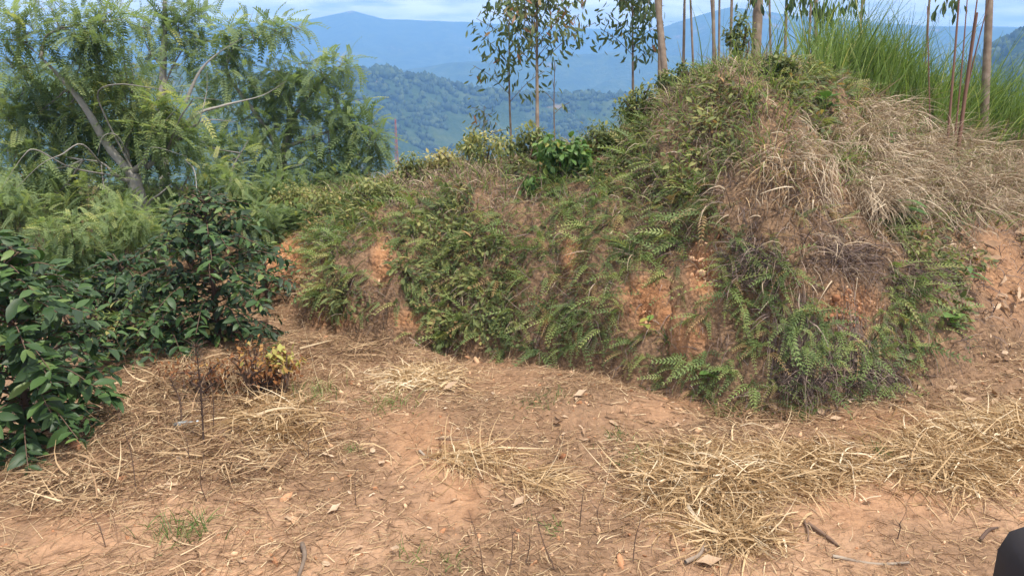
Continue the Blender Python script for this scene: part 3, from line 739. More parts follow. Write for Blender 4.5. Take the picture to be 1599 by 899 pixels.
# tall green grass behind the brow on the right
n = 34000
x = rnd(n, 1.9, 8.0); y = rnd(n, 5.6, 9.2)
s_, p_ = bank(x, y); dens = np.clip((s_ - p_[:, 1] * np.interp(x, [3.4, 4.2], [.88, .72])) * 2.2, 0, 1) * np.clip((project(on(x, y))[0] - 1240) / 110, 0.02, 1)
k = R.random(n) < dens; x, y = x[k], y[k]; n = len(x)
d = unit(rdir(n) * .36 + np.array([.03, 0, 1.0]))
V, Q, m = strands(on(x, y, -.02), d, rnd(n, .30, .85) * (1 + .55 * fbm(x * 2.2, y * 2.2, 34) + .5 * (R.random(n) < .06)), rnd(n, .006, .017), rnd(n, .05, 1.0), .2, 5)
b = Buf(); b.add(V, Q, np.repeat(np.clip(R.normal(.42, .22, n) + .35 * fbm(x * 1.5, y * 1.5, 33) + .45 * (R.random(n) < .10), 0, 1), m))
x = rnd(2500, .7, 3.2); y = rnd(2500, 5.8, 8.2); s_, p_ = bank(x, y); k = (s_ > p_[:, 1] * .75); x, y = x[k], y[k]; n = len(x)
d = unit(rdir(n) * .6 + np.array([0, 0, 1.0]))
V, Q, m = strands(on(x, y, -.02), d, rnd(n, .08, .26), rnd(n, .004, .009), rnd(n, .3, 1.5), .4, 4); b.add(V, Q, np.repeat(np.clip(R.normal(.55, .3, n), 0, 1), m))
tag(b.build("tall_grass", M['tallgrass']), "tall green grass standing on the bank top at right", "grass", kind="stuff")

# ------------------------------------------------------------------ trees
def clump_leaves(b, tmpl, C, Rad, n, size, out=.5, down=.4, tint=(.5, .2), up=(0, 0, 1.8)):
    """n leaves spread in an ellipsoid round C"""
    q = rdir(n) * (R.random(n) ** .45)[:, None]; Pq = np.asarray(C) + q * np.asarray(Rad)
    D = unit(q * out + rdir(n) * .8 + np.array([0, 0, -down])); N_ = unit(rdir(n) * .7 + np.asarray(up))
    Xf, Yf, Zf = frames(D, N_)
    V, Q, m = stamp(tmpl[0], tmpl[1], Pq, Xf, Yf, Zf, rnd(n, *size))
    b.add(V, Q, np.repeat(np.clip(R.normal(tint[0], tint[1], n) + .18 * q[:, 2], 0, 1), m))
def limb_tree(name, label, base, limbs, clumps, leafmat, barkmat, tmpl, cat="tree", group=None, lsize=(.16, .3), crown="crown", down=.12, lean=0):
    root = empty(name, base); tag(root, label, cat, group)
    b = Buf()
    V, Q = tube(limbs[0][0], np.array(limbs[0][1]) * .85, 10, 26, .05); b.add(V, Q, .5)
    keep(b.build("trunk", M[barkmat], smooth=True), root)
    for pts, r in limbs[1:]:
        r = np.array((*r, .002)) * (.8 if r[0] > .021 else .55)
        b = Buf(); V, Q = tube(np.asarray(pts) + R.normal(0, .02, (len(pts), 3)) * (np.arange(len(pts)) > 0)[:, None], r, 6, 18, .08); b.add(V, Q, rnd(1, .3, .8)[0]); keep(b.build("branch", M[barkmat], smooth=True), root)
    b = Buf()
    for (C, Rd, n, tn) in clumps:
        clump_leaves(b, tmpl[R.integers(0, len(tmpl))], C, Rd, int(n * .95), (lsize[0] * .85, lsize[1] * 1.05), tint=(tn, .17), down=down)
    tw = Buf(); allp = np.concatenate([smoothline(p_, 16) for p_, r_ in limbs])
    for (C, Rd, n, tn) in clumps:
        j = np.argsort(np.linalg.norm(allp - C, axis=1))[0]; V, Q = tube([allp[j], (allp[j] + C) / 2 + R.normal(0, .04, 3), C], (.011, .005), 5, 8); tw.add(V, Q, .5)
        k_ = 14; V, Q, m = strands(np.tile(C, (k_, 1)) + rdir(k_) * np.asarray(Rd) * .3, rdir(k_) + [0, 0, .2], rnd(k_, .5, 1) * max(Rd), .008, .2, .5, 4); tw.add(V, Q, np.repeat(rnd(k_), m))
    tag(keep(tw.build("twigs", M[barkmat]), root), kind="stuff")
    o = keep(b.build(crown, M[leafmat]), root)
    return root
def pl(*a):
    return np.array([px(u, v, t) for u, v, t in a])
def cl(u, v, ru, rv, t, n, tn=.45, rd=None):
    s = t / FPX
    return (px(u, v, t), (ru * s, (rd or .5 * (ru + rv)) * s, rv * s), n, tn)
feath = [T_FEATH, T_FEATH2]
def rooted(u, v, t):
    p = px(u, v, t); p[2] = zt(p[0], p[1]) - .1
    return p
g0 = rooted(248, 430, 8.7)
limb_tree("shade_tree", "forked pale grey tree with feathery leaves behind the coffee bushes", g0,
    [(np.r_[[g0], pl((238, 385, 8.5), (228, 345, 8.45), (214, 300, 8.35), (207, 272, 8.3))], (.13, .115, .10, .085)),
     (pl((209, 276, 8.3), (168, 228, 8.2), (130, 168, 8.0), (98, 122, 7.9), (62, 88, 7.8), (42, 66, 7.75)), (.07, .058, .045, .03, .008)),
     (pl((64, 92, 7.8), (66, 68, 7.8), (84, 52, 7.75), (130, 38, 7.7), (196, 34, 7.7)), (.022, .02, .014, .006)),
     (pl((50, 76, 7.8), (25, 66, 7.8), (0, 70, 7.7), (-40, 60, 7.7)), (.02, .014, .008)),
     (pl((202, 268, 8.3), (200, 235, 8.35), (206, 185, 8.4), (200, 140, 8.4)), (.04, .034, .022, .012)),
     (pl((207, 270, 8.3), (226, 245, 8.2), (238, 222, 8.15), (242, 200, 8.1)), (.045, .032, .02, .012)),
     (pl((228, 262, 8.4), (262, 232, 8.5), (305, 198, 8.6), (372, 190, 8.8)), (.045, .032, .022, .01)),
     (pl((248, 248, 8.6), (300, 188, 8.8), (345, 163, 9.0), (402, 148, 9.2), (450, 128, 9.4)), (.036, .028, .018, .007)),
     (pl((215, 285, 8.35), (190, 276, 8.2), (158, 255, 8.1), (130, 250, 8.0)), (.045, .035, .022, .01)),
     (pl((290, 160, 8.8), (312, 118, 8.8), (340, 84, 8.8), (384, 60, 8.8)), (.028, .022, .015, .006)),
     (pl((232, 345, 8.4), (234, 318, 8.3), (252, 300, 8.2), (268, 288, 8.2)), (.04, .03, .02, .01)),
     (pl((238, 395, 8.5), (262, 340, 8.7), (285, 300, 8.8), (300, 265, 8.9)), (.08, .06, .04, .02)),
     (pl((158, 256, 8.1), (165, 290, 8.0), (172, 330, 7.9)), (.014, .010, .004)),
     (pl((205, 262, 8.2), (165, 190, 7.9), (150, 147, 7.7), (185, 136, 7.5), (232, 136, 7.5), (302, 144, 7.6)), (.02, .016, .014, .013, .011, .006)),
     (pl((262, 232, 8.4), (282, 180, 8.1), (292, 162, 8.0), (312, 155, 7.9), (352, 157, 7.9)), (.02, .016, .014, .012, .006)),
     (pl((190, 276, 8.2), (110, 262, 7.6), (65, 236, 7.4), (38, 246, 7.3), (4, 292, 7.2)), (.02, .016, .013, .012, .006)),
     (pl((158, 256, 8.1), (120, 225, 7.6), (96, 238, 7.5), (64, 262, 7.4), (24, 296, 7.3)), (.018, .014, .012, .011, .006)),
     (pl((228, 262, 8.4), (240, 235, 8.0), (290, 246, 7.8)), (.016, .012, .006)),
     (pl((305, 198, 8.6), (318, 190, 8.2), (317, 150, 8.2), (322, 110, 8.2)), (.012, .010, .008, .004)),
     (pl((207, 262, 8.3), (188, 215, 7.9), (160, 210, 7.8), (156, 245, 7.8)), (.018, .014, .010, .005)),
     (pl((290, 250, 8.4), (302, 268, 8.3), (312, 310, 8.2), (314, 330, 8.2)), (.012, .012, .008))],
    [cl(30, 30, 60, 28, 7.7, 60, .5), cl(112, 48, 42, 22, 7.7, 90, .4), cl(150, 62, 38, 26, 7.8, 120, .45), cl(125, 105, 50, 26, 7.9, 110, .5), cl(165, 118, 40, 22, 8.0, 70, .7), cl(35, 55, 40, 22, 7.7, 70, .5), cl(20, 105, 40, 20, 7.8, 40, .5),
     cl(45, 135, 40, 34, 8.2, 90, .4), cl(30, 195, 55, 38, 8.3, 170, .6), cl(85, 185, 45, 40, 8.4, 150, .5), cl(150, 185, 50, 36, 8.3, 170, .65), cl(205, 168, 60, 32, 8.3, 200, .75), cl(265, 175, 45, 30, 8.4, 150, .65), cl(235, 205, 50, 24, 8.2, 120, .6),
     cl(100, 245, 60, 36, 8.3, 190, .6), cl(30, 262, 60, 36, 8.2, 170, .5), cl(150, 300, 70, 36, 8.2, 170, .55), cl(70, 318, 70, 36, 8.3, 170, .5), cl(180, 348, 50, 34, 8.0, 120, .6), cl(280, 210, 40, 30, 8.6, 90, .4), cl(190, 70, 40, 20, 8.3, 30, .5), cl(80, 15, 60, 20, 7.8, 60, .5), cl(175, 25, 40, 18, 7.8, 50, .5), cl(10, 160, 40, 30, 8.4, 80, .5), cl(110, 160, 40, 26, 8.4, 90, .55), cl(240, 240, 60, 26, 8.7, 120, .45), cl(185, 140, 50, 26, 8.5, 90, .6), cl(120, 130, 40, 26, 8.5, 70, .5), cl(205, 105, 40, 24, 8.6, 60, .5), cl(70, 150, 45, 30, 8.5, 90, .55), cl(160, 225, 50, 26, 8.6, 100, .6), cl(110, 290, 60, 30, 8.6, 110, .5), cl(250, 290, 60, 30, 8.9, 110, .4), cl(170, 20, 50, 20, 8.0, 50, .5), cl(190, 225, 60, 26, 8.7, 120, .5)],
    'feather', 'bark', feath, lsize=(.16, .30))
g1 = rooted(262, 420, 10.4)
limb_tree("shade_tree", "slim straight tree with a thin pale trunk rising behind the forked tree", g1,
    [(np.r_[[g1], pl((258, 300, 10.4), (252, 180, 10.4), (256, 80, 10.4), (258, -40, 10.4))], (.10, .085, .07, .05, .02)),
     (pl((254, 140, 10.4), (280, 90, 10.4), (315, 40, 10.4)), (.025, .018, .006)), (pl((256, 110, 10.4), (235, 70, 10.4), (225, 30, 10.3)), (.022, .016, .006)), (pl((257, 50, 10.4), (290, 25, 10.4), (325, 20, 10.4)), (.016, .01, .005))],
    [cl(258, 12, 40, 26, 10.4, 90, .4), cl(300, 22, 34, 24, 10.4, 100, .35), cl(285, 62, 38, 26, 10.4, 110, .45), cl(312, 80, 26, 24, 10.4, 60, .5), cl(238, 45, 26, 26, 10.4, 60, .45), cl(270, 120, 50, 18, 10.6, 50, .5), cl(230, 95, 24, 20, 10.5, 25, .5)],
    'feather', 'bark', feath, lsize=(.18, .32))
g2 = rooted(450, 360, 10.8)
limb_tree("shade_tree", "dense spreading feathery tree beside the open valley view", g2,
    [(np.r_[[g2], pl((448, 310, 10.6), (440, 260, 10.5), (452, 200, 10.4), (450, 150, 10.4))], (.12, .10, .08, .06, .03)),
     (pl((445, 250, 10.4), (400, 180, 10.3), (355, 110, 10.2), (400, 60, 10.0), (455, 52, 9.9)), (.05, .04, .03, .015, .006)),
     (pl((448, 200, 10.4), (490, 140, 10.3), (530, 105, 10.2), (560, 95, 10.1)), (.045, .03, .015, .006)),
     (pl((445, 230, 10.4), (500, 210, 10.3), (560, 195, 10.2), (595, 215, 10.1)), (.04, .03, .015, .006)),
     (pl((360, 300, 9.6), (366, 260, 9.6), (390, 215, 9.7)), (.03, .025, .012))],
    [cl(350, 52, 20, 12, 10.1, 30, .45), cl(385, 45, 38, 16, 10.0, 70, .45), cl(430, 45, 45, 16, 9.9, 70, .5), cl(465, 45, 22, 9, 9.9, 20, .5), cl(365, 78, 28, 22, 10.1, 70, .45), cl(350, 105, 26, 20, 10.1, 50, .4), cl(375, 125, 50, 24, 10.2, 90, .5), cl(440, 115, 36, 16, 10.2, 80, .6), cl(490, 108, 44, 16, 10.1, 90, .45), cl(535, 98, 34, 12, 10.0, 50, .5),
     cl(420, 145, 50, 30, 10.3, 140, .5), cl(480, 148, 60, 30, 10.3, 160, .4), cl(535, 165, 48, 32, 10.2, 130, .4), cl(565, 205, 34, 32, 10.2, 110, .4), cl(585, 225, 22, 26, 10.2, 60, .45), cl(500, 200, 70, 36, 10.4, 190, .35), cl(430, 200, 60, 36, 10.4, 160, .4), cl(370, 195, 60, 34, 10.3, 130, .45), cl(330, 150, 40, 28, 10.4, 70, .5),
     cl(560, 250, 40, 28, 10.3, 110, .4), cl(500, 255, 60, 30, 10.3, 170, .35), cl(430, 255, 60, 32, 10.2, 160, .4), cl(360, 250, 60, 34, 10.0, 160, .45), cl(310, 225, 40, 34, 10.0, 110, .45), cl(530, 285, 50, 18, 10.2, 80, .5)],
    'feather', 'bark', feath, lsize=(.18, .34))
# bushy undergrowth trees filling the slope below
def seatdepth(u, v):
    for k in range(40):
        H_, ok = hit(u, v + 6 * k)
        if ok[0]: return float(project(H_)[2][0])
    return 9.0
def bush(name, label, u, v, t, ru, rv, n, mat, tmpl, lsize, tn=.45, cat="shrub", group=None, stems=5, down=.2, stemmat='darkstem', nsub=7, ts=.2, base=None):
    if name in ('ridge_shrub', 'leafy_shrub'): t = seatdepth(u, v + rv * .75) - .05
    C = px(u, v, t); s = t / FPX; g = np.array([C[0], C[1], zt(C[0], C[1])]) if base is None else base
    root = empty(name, g); tag(root, label, cat, group)
    for i in range(stems):
        e = C + rdir(1)[0] * np.array([ru, ru * .7, rv]) * s * .6
        b = Buf(); V, Q = tube(np.array([g - [0, 0, .03], g * .55 + e * .45 + R.normal(0, .03, 3), e]), (.014, .010, .004), 5, 8); b.add(V, Q, rnd(1)[0]); keep(b.build("stem", M[stemmat], smooth=True), root)
    b = Buf()
    for i in range(nsub):
        q = rdir(1)[0] * R.random() ** .5 * np.array([ru, (ru + rv) * .35, rv]) * s * .72
        clump_leaves(b, tmpl[i % len(tmpl)], C + q, np.array([ru, (ru + rv) * .4, rv]) * s * .48, max(3, n // nsub), lsize, out=.7, down=down, tint=(tn + R.normal(0, .08), ts))
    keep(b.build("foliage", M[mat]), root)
    return root
for a in [("feathery young shrub with light green leaves in front of the forked trunk", 200, 360, 7.4, 60, 40, 120, .6), ("feathery shrub below the left branches beside the big coffee bush", 110, 385, 7.0, 70, 45, 150, .5),
          ("dark feathery shrub under the dense spreading tree", 420, 300, 9.4, 70, 36, 170, .35), ("feathery shrub with yellowish tips behind the middle coffee bush", 330, 290, 8.6, 60, 40, 150, .55), ("low feathery shrub at the foot of the spreading tree near the valley view", 520, 290, 10.0, 60, 26, 130, .4),
          ("broad feathery shrub on the slope between the forked trunk and the spreading tree", 300, 345, 8.0, 60, 40, 150, .4), ("feathery thicket behind the left tree at the slope edge", 60, 290, 9.6, 110, 40, 200, .4), ("feathery thicket behind the forked trunk", 190, 300, 9.8, 90, 45, 200, .35), ("low feathery shrub between bend and middle coffee bush", 450, 345, 8.6, 50, 26, 130, .4), ("feathery thicket right behind the forked trunk foot", 255, 335, 9.0, 80, 40, 180, .4), ("shaded feathery thicket low between the coffee bushes", 150, 420, 7.2, 80, 35, 150, .35), ("feathery shrub at the left picture edge above the coffee bush", 10, 340, 7.6, 60, 40, 130, .5), ("feathery shrub hanging over the bank end near the bend", 400, 345, 8.2, 50, 26, 110, .5)]:
    bush("feathery_shrub", a[0], *a[1:4], a[4] * 1.2, a[5] * 1.25, a[6] * 4, 'feather', feath, (.10, .20), a[7], group="feathery shrubs under the shade trees")
# broadleaf shrubs on the ridge line
for a in [("pale green shrub leaning over the end of the ridge", 640, 268, 8.6, 48, 22, 190, .5), ("yellowish ridge shrub under the small sapling", 700, 248, 8.8, 50, 26, 240, .75), ("green ridge shrub left of the tall sapling", 760, 238, 8.8, 45, 26, 230, .55), ("pale loose shrub around the foot of the tall sapling", 825, 232, 8.8, 40, 24, 190, .6),
          ("greyish green shrub on the brow beside the bright leafy shrub", 945, 215, 8.2, 40, 26, 190, .35), ("dark shrub on the brow left of the paired trunks", 1000, 165, 8.0, 38, 30, 230, .3), ("low shrub at the foot of the paired trunks", 1055, 125, 7.8, 36, 20, 160, .3), ("small leafy shrub between the thin trunks", 1155, 55, 8.4, 26, 22, 110, .3),
          ("pale shrub at the bank end over the red scar", 590, 300, 8.3, 55, 20, 190, .55), ("olive shrub at the bend above the earth scar", 505, 325, 8.3, 50, 24, 200, .6), ("yellow green shrub behind the bend", 450, 315, 8.6, 40, 22, 160, .7), ("grey green shrub sticking up on the skyline of the ridge", 735, 222, 9.2, 26, 16, 90, .4), ("dark green shrub on the brow right of the thick trunk", 1215, 110, 7.2, 34, 16, 170, .15)]:
    bush("ridge_shrub", a[0], a[1], a[2] - 4, a[3], a[4] * 1.15, a[5] * 1.35, int(a[6] * 4), 'shrub', sm, (.028, .062), a[7] + .1, group="shrubs along the ridge")
bush("leafy_shrub", "bright green broad leaved shrub hanging on the brow", 878, 240, 7.9, 50, 46, 520, 'broad', [T_BROAD], (.045, .085), .6, group=None, down=.7)
bush("leafy_shrub", "smaller broad leaved shrub low beside the bright one", 825, 285, 7.6, 22, 20, 60, 'broad', [T_BROAD], (.06, .10), .4, down=.6)
bush("leafy_shrub", "orange brown withered leaf spray on the bright shrub", 893, 257, 7.7, 9, 10, 16, 'rust', [T_BROAD], (.05, .08), .5, cat="withered spray", stems=1, nsub=2, base=px(893, 262, 7.7))

# eucalyptus: trunk, branches with hanging leaves
def euc(label, name, base, top, r0, r1, nb, f0, blen, nl, lsize, bend=.0, tint=(.45, .25), mat='eucbark', group="eucalyptus on the ridge", up=.9, side=None):
    root = empty(name, base); tag(root, label, "tree", group)
    base = np.asarray(base, float); top = np.asarray(top, float)
    mid = (base + top) / 2 + R.normal(0, 1, 3) * np.array([bend, bend, 0])
    line = smoothline([base - [0, 0, .1], mid, top], 24)
    b = Buf(); V, Q = tube(line, (r0, (r0 + r1) / 2, r1), 8, None, .02); b.add(V, Q, .5); keep(b.build("trunk", M[mat], smooth=True), root)
    lb = Buf()
    for i in range(nb):
        f = f0 + (1 - f0) * (i + R.random() * .7) / nb; p = line[min(23, int(f * 23))]
        az = i * 2.4 + R.normal(0, .3); L_ = blen * (1.15 - .65 * (f - f0) / (1 - f0 + 1e-6)) * rnd(1, .7, 1.1)[0]
        d = np.array([math.cos(az), math.sin(az) * .8, up])
        d = d / np.linalg.norm(d); e1 = p + d * L_ * .5; e2 = p + d * L_ * .95 + np.array([0, 0, -.12 * L_])
        bl = smoothline([p, e1, e2], 9)
        b = Buf(); V, Q = tube(bl, (max(.004, r1 * .55), .003), 5); b.add(V, Q, .3); keep(b.build("branch", M[mat], smooth=True), root)
        n = nl; w = R.random(n) ** .6
        Pq = bl[np.clip((w * 8).astype(int), 2, 8)] + R.normal(0, .05 + .05 * blen, (n, 3)); D = unit(rdir(n) * .55 + d * .25 + np.array([0, 0, -.75]))
        Xf, Yf, Zf = frames(D, rdir(n)); V, Q, m = stamp(T_EUC[0], T_EUC[1], Pq, Xf, Yf, Zf, rnd(n, *lsize)); lb.add(V, Q, np.repeat(np.clip(R.normal(tint[0], tint[1], n) + .3 * (R.random() < .25), 0, 1), m))
    if lb.n: keep(lb.build("crown", M['euc']), root)
    return root
def stand(u, v, t):
    p = px(u, v, t); p[2] = zt(p[0], p[1]); return p
euc("tall slender eucalyptus sapling with a full airy crown above the ridge", "eucalyptus_sapling", stand(840, 235, 8.6), px(838, -70, 8.6), .026, .008, 28, .50, .88, 50, (.07, .125), .02)
euc("thin eucalyptus sapling leaning beside the tall one on its left", "eucalyptus_sapling", stand(802, 215, 9.2), px(795, 20, 9.2), .017, .006, 9, .48, .72, 44, (.07, .12), .02, (.4, .2))
euc("sapling with a drooping dark crown left of the paired trunks", "eucalyptus_sapling", stand(993, 160, 9.0), px(987, -60, 9.0), .02, .007, 16, .5, .5, 44, (.07, .12), .02, (.35, .2))
euc("bare thin sapling between the two leafy saplings", "eucalyptus_sapling", stand(877, 205, 9.2), px(866, 95, 9.2), .014, .004, 4, .6, .3, 4, (.06, .1), .02)
euc("tiny sapling with a sparse flat crown on the left of the ridge", "eucalyptus_sapling", stand(758, 220, 9.6), px(756, 165, 9.6), .012, .004, 5, .55, .3, 14, (.06, .1), .01, (.4, .2), up=.5)
TR = [ # u, v foot, depth, u top, width px, label
    (1034, 105, 8.2, 1036, 8, "left one of the paired eucalyptus trunks at the brow"), (1043, 120, 7.8, 1047, 12, "right thicker one of the paired eucalyptus trunks at the brow"), (1071, 85, 8.6, 1070, 5, "dark straight young trunk just right of the paired trunks"),
    (1089, 80, 8.8, 1091, 4, "thin trunk with small leaves right of the paired trunks"), (1117, 95, 7.9, 1112, 6, "brown trunk, first of the tight cluster of three"), (1121, 85, 8.3, 1121, 4, "thin middle trunk in the tight cluster of three"), (1125, 80, 8.6, 1127, 4, "last trunk in the tight cluster of three"),
    (1143, 72, 9.0, 1144, 5, "dark single trunk between the cluster and the thick trunk"), (1181, 95, 7.6, 1188, 17, "thickest pale brown eucalyptus trunk on the bank top"), (1190, 80, 8.6, 1193, 7, "trunk hidden close behind the thickest one"), (1210, 60, 9.2, 1210, 4, "thin pole trunk right of the thickest trunk"),
    (1231, 62, 9.0, 1238, 5, "leaning thin trunk with hanging leaves over the brow"), (1268, 55, 9.0, 1270, 5, "slender trunk among hanging dark leaves"), (1283, 60, 8.6, 1283, 7, "trunk at the left end of the tall grass"), (1345, 60, 9.2, 1346, 4, "thin dark stem rising out of the tall grass"),
    (1456, 70, 8.8, 1458, 4, "thin leafy stem in the middle of the tall grass"), (1557, 95, 7.8, 1560, 14, "pale leaning trunk at the right end of the tall grass")]
for i, (u_, v_, t_, ut, w_, lab) in enumerate(TR):
    g = stand(u_, v_, t_); r0 = w_ * t_ / FPX * .5
    top = px(ut, -420 - 40 * (i % 3), t_)
    thick = w_ > 9
    euc(lab, "eucalyptus_tree", g, top, r0 * .95, r0 * .45, 12 if thick else 9, .62 if thick else .42, .7, 26, (.08, .14), .07, (.35, .22), 'eucbark')
# hanging low sprays against the sky
for (u_, v_, t_, n_, lab) in [(1175, 5, 7.5, 26, "dark leaf spray hanging against the thickest trunk"), (1250, 10, 8.4, 60, "dark leaf spray hanging near the slender trunk"), (1285, 20, 8.2, 60, "drooping leaf spray over the left end of the tall grass"), (1010, 30, 8.4, 30, "leaf spray hanging left of the paired trunks"), (1330, 8, 8.6, 40, "leaf spray over the tall grass"), (1480, 15, 8.2, 30, "leaf spray over the reddish stems")]:
    root = empty("leaf_spray", px(u_, v_ - 60, t_)); tag(root, lab, "leaf spray", "hanging eucalyptus sprays")
    b = Buf(); V, Q = tube(pl((u_ + 6, v_ - 70, t_), (u_ + 3, v_ - 25, t_), (u_ - 8, v_ + 12, t_)), (.006, .004, .002), 5, 8); b.add(V, Q, .3); keep(b.build("twig", M['eucbark']), root)
    b = Buf(); clump_leaves(b, T_EUC, px(u_, v_ - 8, t_), np.array([28, 20, 22]) * t_ / FPX, n_, (.08, .13), out=.2, down=1.6, tint=(.3, .2)); keep(b.build("leaves", M['euc']), root)
# reddish multi-stem shrub in the tall grass
for j, (u0, v0, u1, v1, w_) in enumerate([(1490, 165, 1500, -30, 6), (1500, 170, 1512, -20, 4), (1505, 180, 1526, 20, 8), (1512, 120, 1530, -30, 5), (1520, 60, 1547, -10, 4), (1468, 130, 1448, 10, 3)]):
    p0 = stand(u0, v0, 6.9); p1 = px(u1, v1, 6.9)
    b = Buf(); V, Q = tube([p0 - [0, 0, .05], (p0 + p1) / 2 + R.normal(0, .02, 3), p1], (w_ * 6.9 / FPX * .4, w_ * 6.9 / FPX * .2), 7, 12, .03); b.add(V, Q, .5)
    tag(b.build("bare_stem", M['redstem'], smooth=True), ["tallest reddish bare stem in the tall grass", "thin reddish stem close beside the tallest", "thick reddish stem leaning right in the tall grass", "reddish stem behind the thick leaning one", "forking reddish stem tip leaning far right", "thin bare stem leaning left over the grass"][j], "stem", "reddish stems in the tall grass")

# ------------------------------------------------------------------ coffee bushes
COFFEE_MESH = []
for tv, tq in T_COFFEE:
    b = Buf(); b.add(tv, tq, .45 - .1 * np.abs(tv[:, 1])); COFFEE_MESH.append(b.mesh("leaf", M['coffee'], smooth=True))
def coffee(label, u, v, t, h, rw, nbr, nodes, lsize, single=300, seed=0, base_f=.03, lean=(0, 0)):
    rg = np.random.default_rng(seed)
    g = px(u, v, t); g[2] = zt(g[0], g[1]); root = empty("coffee_bush", g); tag(root, label, "coffee bush", "coffee bushes on the left")
    top = g + np.array([lean[0], lean[1], h])
    b = Buf(); V, Q = tube([g - [0, 0, .05], (g + top) / 2 + rg.normal(0, .02, 3), top], (.024, .016, .006), 7, 14); b.add(V, Q, .4); keep(b.build("stem", M['darkstem'], smooth=True), root)
    Ls = []
    for i in range(nbr):
        f = base_f + (1 - base_f) * (i + rg.random()) / nbr; p = g + (top - g) * f
        az = i * 2.39996 + rg.normal(0, .25); prof = math.sin(math.pi * min(1, .18 + .80 * f) ** .9) ** .6
        L_ = rw * max(.22, prof) * rg.uniform(.75, 1.12); el = .1 + .55 * f + rg.normal(0, .1)
        d = np.array([math.cos(az) * math.cos(el), math.sin(az) * math.cos(el), math.sin(el)])
        e = p + d * L_ + np.array([0, 0, -.32 * L_]); bl = smoothline([p, p + d * L_ * .55, e], 12)
        b = Buf(); V, Q = tube(bl, (.006, .0025), 4); b.add(V, Q, .6); keep(b.build("branch", M['darkstem']), root)
        nn_ = max(3, int(nodes * L_ / rw)); hz = np.array([-d[1], d[0], 0]); hz /= np.linalg.norm(hz) + 1e-9
        for j in range(nn_):
            q = bl[min(11, int(2 + 9.99 * (j + .6) / nn_))]
            for sd in (-1, 1):
                dd_ = hz * sd * rg.uniform(.5, 1) + d * rg.uniform(.2, .8) + np.array([0, 0, rg.uniform(-.75, .2)]) + rg.normal(0, .18, 3)
                nrm_ = np.array([0, 0, 1.]) + rg.normal(0, .35, 3) + .3 * np.array([math.cos(az), math.sin(az), 0])
                Ls.append((q, dd_, nrm_, rg.uniform(*lsize) * rg.uniform(.6, 1.1) * (.75 if j == nn_ - 1 else 1)))
    Pq = np.array([l[0] for l in Ls]); D = np.array([l[1] for l in Ls]); Nl = np.array([l[2] for l in Ls]); S = np.array([l[3] for l in Ls])
    Xf, Yf, Zf = frames(D, Nl); near = np.argsort(np.linalg.norm(Pq - EYE, axis=1)); k1 = near[:single]; k2 = near[single:]
    inv = Matrix.Translation(-Vector(g))
    for i in k1:
        o = link("leaf", COFFEE_MESH[i % 3], root)
        o.matrix_local = inv @ Matrix.Translation(Pq[i]) @ Matrix(np.stack([Xf[i], Yf[i], Zf[i]], 1).tolist()).to_4x4() @ Matrix.Scale(S[i], 4)
    b = Buf()
    for ti in range(3):
        J = k2[k2 % 3 == ti]
        if len(J):
            V, Q, m = stamp(*T_COFFEE[ti], Pq[J], Xf[J], Yf[J], Zf[J], S[J]); b.add(V, Q, np.repeat(rnd(len(J), .15, .8), m))
    if b.n: tag(keep(b.build("inner_foliage", M['coffee'], smooth=True), root), kind="stuff")
    return root
coffee("big dark green coffee bush standing at the left picture edge", 45, 680, 4.5, 1.24, .58, 96, 11, (.09, .15), seed=1)
coffee("dark coffee bush in the middle left with a pointed leafy top", 345, 560, 6.1, 1.15, .62, 90, 13, (.07, .12), seed=2)
coffee("shaded coffee bush squeezed between the two front coffee bushes", 205, 560, 6.6, .80, .60, 64, 11, (.075, .125), 120, seed=3)
coffee("tall coffee bush behind the big one at the left edge", 70, 560, 6.0, 1.05, .6, 60, 11, (.085, .14), 150, seed=4)
coffee("low coffee bush on the slope behind the middle one", 420, 470, 7.3, .55, .4, 24, 8, (.07, .11), 80, seed=5)
coffee("low spreading coffee bush on the slope edge left of the middle one", 265, 575, 6.0, .5, .5, 44, 11, (.065, .11), 120, seed=7)
coffee("little coffee seedling at the foot of the big coffee bush", 118, 690, 4.45, .22, .17, 9, 4, (.07, .10), 60, seed=6)
for (u_, v_, t_, lab) in [(205, 455, 6.2, "fern with long light fronds between the coffee bushes"), (235, 400, 7.0, "fern like spray in front of the forked tree trunk")]:
    g = px(u_, v_ + 45, t_); root = empty("fern", g); tag(root, lab, "fern", "ferns between the coffee bushes")
    for i in range(9):
        az = rnd(1, -2.6, .6)[0]; el = rnd(1, .3, 1.0)[0]; d = np.array([[math.cos(az) * math.cos(el), math.sin(az) * math.cos(el), math.sin(el)]])
        Xf, Yf, Zf = frames(d, np.array([[0, 0, 1.]]) + R.normal(0, .2, (1, 3))); c = link("frond", FROND_MESH[i % 3], root)
        c.matrix_local = Matrix(np.stack([Xf[0], Yf[0], Zf[0]], 1).tolist()).to_4x4() @ Matrix.Scale(rnd(1, .26, .4)[0], 4)

# ------------------------------------------------------------------ ground cover
def scatter(n, x0, x1, y0, y1, lim=-.02):
    x = rnd(n * 2, x0, x1); y = rnd(n * 2, y0, y1); s, p = bank(x, y); e = np.interp(y, EDGE_Y, EDGE_X)
    k = (s < lim) & (x > e - 1.2); x, y = x[k][:n], y[k][:n]
    u, v, t = project(on(x, y)); k = (u > -80) & (u < 1680) & (v < 960)
    return x[k], y[k], s[:0]
HEAP = [(1120, 745, 130, 60), (1060, 760, 90, 50), (1250, 735, 110, 50), (1500, 700, 130, 62), (1420, 745, 100, 45), (1570, 740, 80, 50), (1560, 660, 80, 30)]
